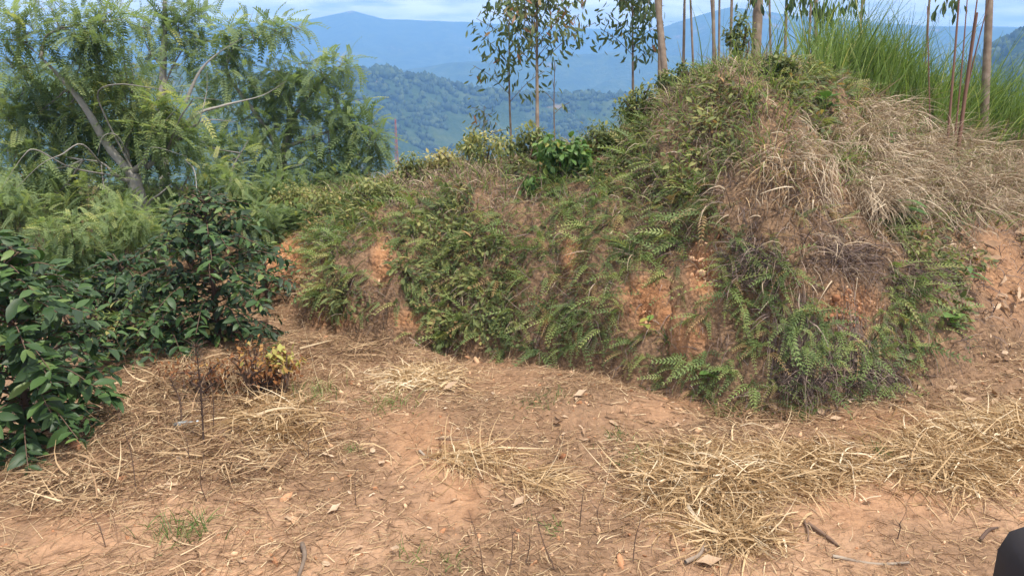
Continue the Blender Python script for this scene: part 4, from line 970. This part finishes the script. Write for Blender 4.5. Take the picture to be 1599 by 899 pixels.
# matted thin grass fibres on the track
x, y, _ = scatter(90000, -4, 5.2, 1.9, 8.5, .05)
P4 = on(x, y, .006); cu = np.clip(ell(P4, ORANGE), 0, 1)
leftside = np.clip((-.3 - x) * .8, 0, 1) * np.clip((6.2 - y) / 1.5, 0, 1)
den = np.clip(.62 + .9 * fbm(x * 1.1, y * 1.1, 51) + .45 * leftside, .06, 1) * (1 - .8 * cu)
k = R.random(len(x)) < den; P4 = P4[k]; n = len(P4)
az = rnd(n, 0, 6.28); d = np.stack([np.cos(az), np.sin(az), rnd(n, -.02, .28)], -1)
V, Q, m = strands(P4, d, rnd(n, .03, .13) * (1 + .5 * (P4[:, 0] < -.8)), rnd(n, .0025, .006), rnd(n, .1, .5), .8, 2)
V[:, 2] = np.maximum(V[:, 2], zt(V[:, 0], V[:, 1]) + .003)
b = Buf(); b.add(V, Q, np.repeat(np.clip(R.normal(.5, .26, n), 0, 1), m))
tag(b.build("dry_grass_litter", M['fibre']), "matted thin dry grass fibres strewn over the track", "dry grass", kind="stuff")

def heap(label, u, v, ru, rv, n, h, mat='straw', L=(.12, .32), W=(.0035, .008), tint=(.52, .27), flat=.35, cat="straw heap", name="straw_heap", lean=(0, 0)):
    uu = u + R.normal(0, .45, n) * ru; vv = v + R.normal(0, .45, n) * rv
    P_, ok = hit(uu, vv); P_ = P_[ok]; n = len(P_)
    du = (uu[ok] - u) / ru; dv = (vv[ok] - v) / rv; dome = np.exp(-(du ** 2 + dv ** 2) * 1.2)
    lump = .6 + .5 * fbm(P_[:, 0] * 3, P_[:, 1] * 3, 15)
    P_ = P_ + np.stack([0 * dome, 0 * dome, dome * h * lump * R.random(n) ** 1.3], -1) + [0, 0, .008]
    az = rnd(n, 0, 6.28); d = np.stack([np.cos(az) + lean[0], np.sin(az) + lean[1], R.normal(.03, flat * .7, n)], -1)
    h_ = R.random(n); V, Q, m = strands(P_, d, rnd(n, *L) * np.where(h_ < .3, .6, 1.1), rnd(n, *W) * R.lognormal(0, .35, n), rnd(n, .1, .9), rnd(n, .3, 1.0)[:, None], 4)
    V[:, 2] = np.maximum(V[:, 2], zt(V[:, 0], V[:, 1]) + .004)
    b = Buf(); b.add(V, Q, np.repeat(np.clip(R.normal(tint[0], tint[1], n) - .4 * (R.random(n) < .25), 0, 1), m))
    return tag(b.build(name, M[mat]), label, cat, kind='stuff' if mat == 'fibre' else None)
heap("long golden straw heap in the right foreground beside the bare soil", 1110, 750, 130, 58, 3200, .09)
heap("straw heap linking the two big golden heaps", 1270, 730, 110, 40, 1500, .05)
heap("largest golden straw heap at the right picture edge", 1500, 715, 130, 58, 3200, .10)
heap("pale straw spread on the right edge above the largest heap", 1580, 670, 90, 36, 1200, .07, tint=(.7, .2))
heap("small straw wisps below the long golden heap", 1150, 835, 80, 40, 700, .05)
heap("pale straw patch in the middle of the track", 655, 592, 75, 22, 1300, .05, tint=(.75, .2), L=(.08, .22))
heap("straw line crossing the track in the middle", 730, 715, 75, 24, 420, .02, tint=(.6, .2), lean=(.8, -.4))
heap("straw strand trailing down the middle of the track", 830, 750, 70, 22, 300, .02, tint=(.6, .2), lean=(.9, -.5))
heap("tangled straw bunch under the dried rusty shrub", 430, 660, 90, 60, 800, .16, tint=(.5, .25), L=(.14, .34), W=(.004, .010))
heap("brown straw tangle at the left beside the big coffee bush", 200, 665, 110, 50, 900, .10, 'fibre', tint=(.55, .25), W=(.003, .007))
heap("matted brown straw below the dead weed stalks", 330, 720, 150, 50, 900, .07, 'fibre', tint=(.6, .25), W=(.003, .007))
heap("brown straw mat at the far left below the coffee bush", 110, 760, 120, 45, 800, .05, 'fibre', tint=(.6, .25), W=(.003, .007))
heap("dry straw slope between the two front coffee bushes", 290, 600, 110, 40, 1100, .14, 'fibre', tint=(.6, .25), W=(.003, .008))
heap("brown straw along the foot of the ferny bank", 560, 545, 110, 22, 700, .04, 'fibre', tint=(.45, .25), W=(.003, .008))
heap("grey straw at the foot of the bank by the leafy seedling", 1180, 650, 110, 16, 500, .05, 'fibre', tint=(.5, .25), W=(.003, .007))
for (u_, v_, a_, c_, n_, lab) in [(1440, 440, 60, 36, 700, "tangle of grey dead twigs at the right end of the bank"), (1260, 605, 70, 22, 700, "tangle of dead fern stalks at the foot of the bank nose"), (1180, 420, 50, 40, 500, "grey dead twig tangle beside the orange scar"), (1360, 590, 60, 24, 500, "dead twig tangle at the foot of the bank on the right"), (1330, 410, 60, 30, 500, "wiry dead stalks under the hanging dry grass")]:
    heap(lab, u_, v_, a_, c_, n_, .16, 'twig', (.08, .26), (.003, .006), (.5, .3), .6, "brush", "brush_tangle")
# green tufts
for (u_, v_, n_, L_, sp, tn, lab) in [(262, 835, 60, (.06, .16), .06, .45, "green grass tuft in the left foreground"), (310, 825, 50, (.06, .15), .05, .45, "second green tuft close beside the left foreground one"), (850, 625, 90, (.03, .08), .08, .3, "low green grass patch in the middle of the track"), (830, 632, 50, (.03, .07), .06, .3, "small green patch left of the middle patch"),
        (1380, 712, 50, (.06, .13), .04, .3, "green tuft poking out of the largest straw heap"), (1470, 685, 35, (.05, .10), .03, .3, "small dark green tuft at the top of the largest straw heap"), (962, 680, 40, (.04, .08), .03, .35, "small green tuft by the curled pale leaf"), (1068, 708, 45, (.04, .10), .05, .35, "green tuft behind the long golden heap"),
        (553, 703, 36, (.04, .09), .03, .5, "pale green tuft on the track below the rusty shrub"), (860, 820, 26, (.05, .1), .04, .45, "tiny green weed in the centre foreground"), (612, 635, 90, (.06, .16), .08, .7, "yellowish weed patch left of the track centre"), (500, 615, 80, (.08, .18), .08, .75, "yellowish weeds below the middle coffee bush"), (990, 720, 60, (.04, .1), .08, .5, "dull green creeping grass by the long golden heap"),
        (700, 875, 30, (.05, .1), .04, .5, "dull grass tuft at the bottom centre"), (640, 870, 24, (.05, .1), .04, .5, "dull grass tuft left of the bottom centre"), (1140, 655, 50, (.06, .12), .05, .7, "pale tuft at the foot of the bank nose"), (1035, 580, 90, (.10, .18), .05, .3, "dark green rounded tuft under the orange scar")]:
    H_, _ = hit(u_, v_); tag(tuft("green_tuft", H_[0], n_, L_, (.003, .007), M['greentuft'], sp, (.3, 1.4), .8, (0, 0, 0), (tn, .22)), lab, "grass tuft", "green tufts on the track")

# fallen leaves: one mesh each
DRY_MESH = []
for tv, tq in T_DRY:
    b = Buf(); b.add(tv, tq, .5 + .2 * tv[:, 1]); DRY_MESH.append(b.mesh("dry_leaf", M['dryleaf'], smooth=True))
def drop_leaf(Pq, s, lab, j, grp="fallen dry leaves", yaw=None, tilt=.3):
    nn = nrm(np.array([Pq[0]]), np.array([Pq[1]]))[0]; z = unit(nn + R.normal(0, tilt, 3)); a = rnd(1, 0, 6.28)[0] if yaw is None else yaw
    x_ = np.array([math.cos(a), math.sin(a), 0]); x_ = unit(x_ - z * x_.dot(z)); y_ = np.cross(z, x_)
    o = link("dry_leaf", DRY_MESH[j % 3]); o.matrix_world = Matrix.Translation(Pq + nn * .012) @ Matrix(np.stack([x_, y_, z], 1).tolist()).to_4x4() @ Matrix.Scale(s, 4)
    return tag(o, lab, "dry leaf", grp)
NAMED = [(242, 765, .12, .1, "pale curved leaf lying left of the dead weed stalks"), (385, 796, .11, .2, "flat tan leaf in the left foreground"), (510, 805, .09, .6, "dark brown curled leaf left of the centre foreground"), (610, 858, .07, -.6, "small pale leaf at the bottom centre"), (913, 682, .09, 1.4, "upright curled whitish leaf on the track"), (800, 795, .09, .7, "narrow curled leaf in the centre foreground"),
         (1514, 805, .05, 1.2, "small cream leaf below the largest straw heap"), (860, 795, .12, .2, "long tan leaf right of the centre foreground"), (1085, 880, .12, .1, "curled tan leaf below the long golden heap"), (1165, 682, .07, .2, "whitish leaf at the foot of the bank nose"), (1005, 660, .10, .0, "curled brown leaf near the bank foot"), (1390, 630, .09, 0, "curled brown leaf at the bank foot on the right"), (690, 612, .12, .3, "pale leaf below the track straw patch"), (800, 640, .10, .5, "grey curled leaf by the low green patch")]
for j, (u_, v_, s, yw, lab) in enumerate(NAMED):
    H_, _ = hit(u_, v_); drop_leaf(H_[0], s, lab, j, yaw=yw, tilt=.25, grp=None)
uu = np.r_[rnd(70, 1420, 1600), rnd(60, 850, 1450), rnd(45, 0, 900), rnd(25, 1480, 1600)]; vv = np.r_[rnd(70, 400, 640), rnd(60, 610, 720), rnd(45, 690, 890), rnd(25, 330, 480)]
Hs, okh = hit(uu, vv); sd = np.clip(Hs[:, 1] / 5, .6, 1.3)
for j in range(len(uu)):
    if not okh[j]: continue
    lab = ("dry leaf in the litter on the slope at the right end of the bank" if uu[j] > 1400 and vv[j] < 645 else "dry leaf scattered along the foot of the bank" if uu[j] > 850 else "dry leaf scattered on the left foreground soil")
    drop_leaf(Hs[j], rnd(1, .05, .11)[0] * sd[j], lab, j)
b = Buf(); x, y, _ = scatter(2600, -3, 5.2, 2, 7.8, .9); P5 = on(x, y, .008)
wgt = .18 + .8 * ell(P5, LITTER + [(1450, 640, 180, 30), (1150, 650, 160, 20)]); P5 = P5[R.random(len(P5)) < wgt]; n = len(P5)
nn = nrm(P5[:, 0], P5[:, 1]); Xf, Yf, Zf = frames(rdir(n) * [1, 1, .3], unit(nn + R.normal(0, .3, (n, 3))))
V, Q, m = stamp(*T_DRY[1], P5, Xf, Yf, Zf, rnd(n, .02, .06)); b.add(V, Q, np.repeat(rnd(n), m))
tag(b.build("leaf_litter", M['dryleaf']), "crumbs of brown leaf litter over soil and bank foot", "leaf litter", kind="stuff")
# soil crumbs and stones
b = Buf(); sv_, sq_ = uvball(5, 3)
x, y, _ = scatter(4500, -3.4, 5, 1.9, 7.8, .0); P6 = on(x, y, .0)
uu, vv = [], []
for (a, c, d, e) in BARE[:6]:
    uu.append(a + R.normal(0, .5, 220) * d); vv.append(c + R.normal(0, .5, 220) * e)
Hs, okh = hit(np.concatenate(uu), np.concatenate(vv)); P6 = np.r_[P6, Hs[okh]]; n = len(P6)
V, Q, m = stamp(sv_, sq_, P6, rdir(n) * rnd(n, .6, 1.3)[:, None], rdir(n), rdir(n) * rnd(n, .5, 1)[:, None], np.r_[R.lognormal(-5.1, .6, n - int(okh.sum())), R.lognormal(-5.0, .6, int(okh.sum()))]); b.add(V, Q, np.repeat(rnd(n), m))
tag(b.build("soil_crumbs", M['stone']), "crumbs of red soil on the track and scars", "soil crumbs", kind="stuff")
# sticks
STICKS = [((472, 852), (466, 905), .012, "short thick stick at the bottom left of centre"), ((685, 686), (775, 692), .008, "dark stick lying across the track"), ((655, 705), (685, 722), .008, "short brown stick piece on the track"), ((1262, 820), (1310, 855), .010, "dark stick right of the long golden heap"), ((1255, 812), (1262, 845), .006, "thin stick crossing the dark one"), ((1530, 845), (1560, 825), .008, "grey twig near the dark mirror"), ((1070, 880), (1100, 850), .010, "tan stick below the golden heap"), ((330, 688), (400, 640), .006, "dark bent twig leaning on the straw bunch"), ((1300, 870), (1420, 880), .008, "half buried root in the right foreground")]
for (a, c, r_, lab) in STICKS:
    Ha, _ = hit(*a); Hc, _ = hit(*c); p0 = Ha[0] + [0, 0, r_]; p1 = Hc[0] + [0, 0, r_]
    b = Buf(); V, Q = tube([p0, (p0 + p1) / 2 + R.normal(0, .012, 3), p1], (r_, r_ * .9, r_ * .6), 7, 10, .08); b.add(V, Q, rnd(1, .3, .9)[0])
    tag(b.build("stick", M['darkstem' if 'dark' in lab else 'eucbark'], smooth=True), lab, "stick")
# dead weed stalks, upright
def stalk(label, u, v, v_top, lean, r_, twigs, mat='darkstem', tuftn=0):
    H_, _ = hit(u, v); g = H_[0]; t = project(g[None])[2][0]; h = (v - v_top) * t / FPX * 1.03
    root = empty("dead_weed", g); tag(root, label, "dead weed", "dead weed stalks")
    top = g + np.array([lean * h, .03 * h, h])
    line = smoothline([g - [0, 0, .02], (g + top) / 2 + R.normal(0, .012, 3), top], 14)
    b = Buf(); V, Q = tube(line, (r_, r_ * .8, r_ * .4), 5); b.add(V, Q, rnd(1)[0]); keep(b.build("stalk", M[mat]), root)
    if twigs:
        b = Buf(); ii = R.integers(4, 14, twigs); d = unit(rdir(twigs) * [1, 1, .5] + np.array([0, 0, .55])); V, Q, m = strands(line[ii], d, rnd(twigs, .02, .10), rnd(twigs, .0025, .005), .1, .5, 3); b.add(V, Q, np.repeat(rnd(twigs), m)); tag(keep(b.build("side_twigs", M[mat]), root), kind="stuff")
for a in [("tallest dark dead weed stalk with a feathery dry top in the left foreground", 318, 695, 540, .02, .006, 170), ("dark dead weed stalk with side twigs left of the tallest", 283, 665, 590, -.12, .007, 60), ("thin bare stalk just right of the tallest dead weed", 332, 680, 570, .03, .003, 6), ("leaning thin stalk by itself in the left foreground", 212, 760, 640, -.12, .003, 3),
          ("short thin stalk left of the tallest dead weed", 297, 740, 680, 0, .0025, 3), ("thin stalk below the tallest dead weed", 325, 785, 700, .02, .0025, 2), ("branched reddish stalk in the centre foreground", 755, 895, 790, -.2, .003, 6), ("reddish stalk right of the branched one", 795, 890, 815, .05, .003, 5), ("upright twig in the centre foreground", 820, 880, 830, .12, .003, 3),
          ("long leaning reddish twig in the centre foreground", 872, 895, 790, -.35, .003, 4), ("thin reddish stalk on the right of the centre foreground", 905, 820, 760, .08, .0025, 3), ("dark stalk leaning at the left end of the golden heap", 988, 880, 810, .12, .003, 3), ("faint stalk beside the golden heap", 940, 820, 770, .02, .002, 2), ("small red stalk on the bare soil right of the golden heap", 1400, 842, 815, .05, .003, 5), ("thin stalk poking up in the left centre foreground", 556, 790, 735, .02, .0025, 3), ("thin stalk on the soil below the rusty shrub", 480, 720, 670, .12, .0025, 2), ("short leaning stalk at the left above the bare patch", 165, 850, 800, -.3, .003, 2)]:
    stalk(*a)
for i in range(16):
    u_ = rnd(1, 190, 560)[0]; v_ = rnd(1, 585, 690)[0]; stalk("thin dry stalk standing in the straw below the coffee bushes", u_, v_, v_ - rnd(1, 40, 90)[0], R.normal(0, .2), .002, 3, 'fibre')
# rusty dried shrub
bush("dried_shrub", "rusty orange dried shrub in front of the middle coffee bush", 398, 575, 5.0, 92, 54, 420, 'rust', sm, (.022, .045), .35, stems=34, ts=.25)
bush("dried_shrub", "yellowing low shrub at the foot of the middle coffee bush", 438, 562, 4.95, 34, 30, 130, 'rust', sm, (.035, .07), .9, stems=6, ts=.15)
bush("dried_shrub", "brown withered weed at the edge of the straw left of the rusty shrub", 318, 582, 5.0, 78, 36, 330, 'rust', sm, (.02, .04), .25, stems=18, ts=.2)
for (u_, v_, n_, lab) in [(345, 612, 70, "dry upright grass tuft beside the tallest dead weed"), (425, 640, 70, "dry grass tuft below the rusty shrub"), (262, 618, 70, "dry grass tuft between the coffee bushes on the left"), (475, 612, 60, "dry grass tuft right of the rusty shrub"), (300, 590, 70, "dry grass tuft under the low coffee bush"), (378, 600, 60, "dry grass tuft inside the rusty shrub"), (520, 590, 50, "short dry grass tuft at the track edge by the bend"), (215, 640, 60, "dry grass tuft close to the big coffee bush"), (450, 590, 50, "dry grass tuft at the foot of the yellowing shrub")]:
    H_, _ = hit(u_, v_); tag(tuft("dry_grass_tuft", H_[0], n_, (.08, .26), (.003, .006), M['fibre'], .10, (.1, 1.2), .8, (0, 0, 0), (.6, .25), 4, .7), lab, "dry grass tuft", "dry tufts below the coffee bushes")
# broad seedlings at the bank foot
def seedling(label, u, v, n, size, tn, tm=T_BROAD, sp=.05, mat='broad'):
    H_, _ = hit(u, v); g = H_[0]; root = empty("seedling", g); tag(root, label, "seedling")
    b = Buf(); V, Q = tube([g - [0, 0, .02], g + [0, -.02, .10], g + [.01, -.04, .16]], (.005, .003), 5, 6); b.add(V, Q, .5); keep(b.build("stem", M['darkstem']), root)
    bm_ = Buf(); bm_.add(tm[0], tm[1], tn); me = bm_.mesh("leaf", M[mat], smooth=True)
    for i in range(n):
        a = i * 2.4 + R.normal(0, .2); el = rnd(1, -.1, .7)[0]; d = np.array([[math.cos(a) * math.cos(el), math.sin(a) * math.cos(el), math.sin(el)]]); Xf, Yf, Zf = frames(d, np.array([[0, 0, 1.]]) + R.normal(0, .2, (1, 3)))
        o = link("leaf", me, root); o.matrix_local = Matrix.Translation((0, -.03, .06 + .10 * i / n)) @ Matrix(np.stack([Xf[0], Yf[0], Zf[0]], 1).tolist()).to_4x4() @ Matrix.Scale(rnd(1, *size)[0], 4)
seedling("pale green broad leaved seedling at the foot of the bank nose", 1105, 605, 7, (.08, .14), .75)
seedling("light green seedling in the leaf litter at the right end of the bank", 1480, 520, 9, (.08, .14), .65)
seedling("dark lance leaved seedling under the hanging dry grass", 1395, 345, 11, (.16, .26), .35, T_LANCE)
seedling("yellow leaved seedling low on the bank by the orange scar", 1010, 525, 5, (.06, .10), 1.0)
seedling("leafy sprig within the hanging dry grass", 1380, 235, 7, (.07, .11), .6)
seedling("leafy plant on the brow above the hanging dry grass", 1285, 180, 10, (.10, .16), .45)
seedling("lance leaved plant low at the right end of the bank", 1500, 445, 9, (.14, .22), .4, T_LANCE)
# crumpled clear plastic bottle on the straw
H_, _ = hit(290, 664); g = H_[0] + [0, 0, .014]
M['plastic'] = plain("crumpled clear plastic", (.50, .55, .58), .35, Transmission_Weight=.6, IOR=1.3)
M['cap'] = plain("blue cap plastic", (.40, .46, .52), .5)
prof = [(0, .002), (0, .026), (.02, .030), (.06, .027), (.10, .031), (.13, .028), (.15, .017), (.165, .012), (.18, .012)]
root = empty("plastic_bottle", g); tag(root, "crumpled clear bluish plastic bottle lying in straw beside the dead weeds", "plastic bottle")
b = Buf(); a_ = np.linspace(0, 2 * math.pi, 14, endpoint=False); V = []
for (h_, r_) in prof:
    for q in a_:
        k_ = r_ * (1 + .28 * math.sin(3 * q + h_ * 60) * (r_ > .02) + R.normal(0, .06))
        V.append((h_ - .09, math.cos(q) * k_, math.sin(q) * k_ * .75))
Qb = [[i * 14 + j, i * 14 + (j + 1) % 14, (i + 1) * 14 + (j + 1) % 14, (i + 1) * 14 + j] for i in range(len(prof) - 1) for j in range(14)]
b.add(.7 * np.array(V) @ np.array([[.97, .2, .05], [-.2, .97, 0], [-.05, 0, 1]]), Qb); o = b.build("body", M['plastic'], root, smooth=True)
b = Buf(); V, Q = tube(np.array([(.0616, .0126, .0028), (.0623, .0127, .0028), (.0728, .0147, .0035), (.0735, .0148, .0035)]), (.002, .0102, .0102, .002), 10); b.add(V, Q); b.build("cap", M['cap'], root, smooth=True)
# red lattice mast far beyond the ridge
base = px(620, 252, 260.0); mast = empty("lattice_mast", base); tag(mast, "thin red lattice mast standing beyond the ridge against the blue hillside", "mast")
M['redpaint'] = plain("faded red paint", (.42, .09, .06), .6)
hm = 14.0; base_l = [(-.7, -.7), (.7, -.7), (0, .8)]
for (a, c) in base_l:
    b = Buf(); V, Q = tube(np.array([(a, c, -6), (a * .25, c * .25, hm)]), (.10, .06), 5); b.add(V, Q); b.build("leg", M['redpaint'], mast)
for i in range(9):
    b = Buf(); z0 = -4 + i * 2.0; z1 = z0 + 2
    f0 = 1 - .75 * (z0 + 6) / 20; f1 = 1 - .75 * (z1 + 6) / 20
    for j in range(3):
        p, q = base_l[j], base_l[(j + 1) % 3]
        V, Q = tube(np.array([(p[0] * f0, p[1] * f0, z0), (q[0] * f1, q[1] * f1, z1)]), (.06, .06), 4); b.add(V, Q)
    b.build("brace", M['redpaint'], mast)
# dark vehicle wing mirror on its pole at the lower right corner
M['black'] = plain("black textured plastic", (.028, .024, .026), .7, Specular_IOR_Level=.15)
M['mglass'] = plain("mirror glass painted reflection", (.13, .095, .07), .6)  # matte brown base colour paints the soil reflection into the glass
mc_ = px(1640, 912, 1.05); root = empty("wing_mirror", (mc_[0], mc_[1] + .02, zt(mc_[0], mc_[1]))); tag(root, "black wing mirror housing with brown glass cut off by the bottom right corner", "wing mirror")
def rbox(w, h, r_, n=3):
    pts = []
    for cx_, cy_, a0 in ((w / 2 - r_, h / 2 - r_, 0), (-w / 2 + r_, h / 2 - r_, 90), (-w / 2 + r_, -h / 2 + r_, 180), (w / 2 - r_, -h / 2 + r_, 270)):
        for i in range(n):
            a = rad(a0 + 90 * i / (n - 1)); pts.append((cx_ + r_ * math.cos(a), cy_ + r_ * math.sin(a)))
    return np.array(pts)
def loft(rings):
    m_ = len(rings[0]); V = np.concatenate(rings); Q = [[i * m_ + j, i * m_ + (j + 1) % m_, (i + 1) * m_ + (j + 1) % m_, (i + 1) * m_ + j] for i in range(len(rings) - 1) for j in range(m_)]
    return V, Q
def ring(w, h, r_, y_):
    p = rbox(w, h, r_); return np.stack([p[:, 0], np.full(len(p), y_), p[:, 1]], -1)
hw, hh = .105, .14
b = Buf(); V, Q = loft([ring(hw * .62, hh * .72, .028, -.012), ring(hw * .66, hh * .75, .032, -.026), ring(hw * .96, hh * .96, .036, -.030), ring(hw, hh, .038, -.02), ring(hw, hh, .04, .01), ring(hw * .85, hh * .88, .04, .05), ring(hw * .5, hh * .5, .03, .072), ring(.004, .004, .001, .075)]); b.add(V, Q)
o = b.build("housing", M['black']); o.location = mc_; keep(o, root)
b = Buf(); V, Q = loft([ring(hw * .64, hh * .74, .03, -.014), ring(.004, .004, .001, -.0145)]); b.add(V, Q); o = b.build("glass", M['mglass']); o.location = mc_; keep(o, root)
b = Buf(); V, Q = tube(np.array([mc_ + [0, .05, -.02], mc_ + [.03, .06, -.2], [mc_[0] + .05, mc_[1] + .05, .5], [mc_[0] + .05, mc_[1] + .05, zt(mc_[0], mc_[1]) - .05]]), (.012, .014), 8, 20); b.add(V, Q); keep(b.build("pole", M['black'], smooth=True), root)

# ------------------------------------------------------------------ haze
hz = Buf()
x0, x1, y0, y1, z0, z1 = -4400, 4400, -4400, 4400, float(Z2.min()) - 5, float(Z2.max()) + 10
c8 = [(x0, y0, z0), (x1, y0, z0), (x1, y1, z0), (x0, y1, z0), (x0, y0, z1), (x1, y0, z1), (x1, y1, z1), (x0, y1, z1)]
hz.add(np.array(c8), [(0, 3, 2, 1), (4, 5, 6, 7), (0, 1, 5, 4), (1, 2, 6, 5), (2, 3, 7, 6), (3, 0, 4, 7)])
mh, N, L = newmat("haze")
vol = N.new("ShaderNodeVolumePrincipled"); vol.inputs["Color"].default_value = (.235, .46, .85, 1); vol.inputs["Density"].default_value = 0.00066; vol.inputs["Anisotropy"].default_value = 0.0
oo = N.new("ShaderNodeOutputMaterial"); L.new(vol.outputs[0], oo.inputs["Volume"])
tag(hz.build("haze", mh), "pale blue air between the viewer and the far mountains", "haze", kind="stuff")
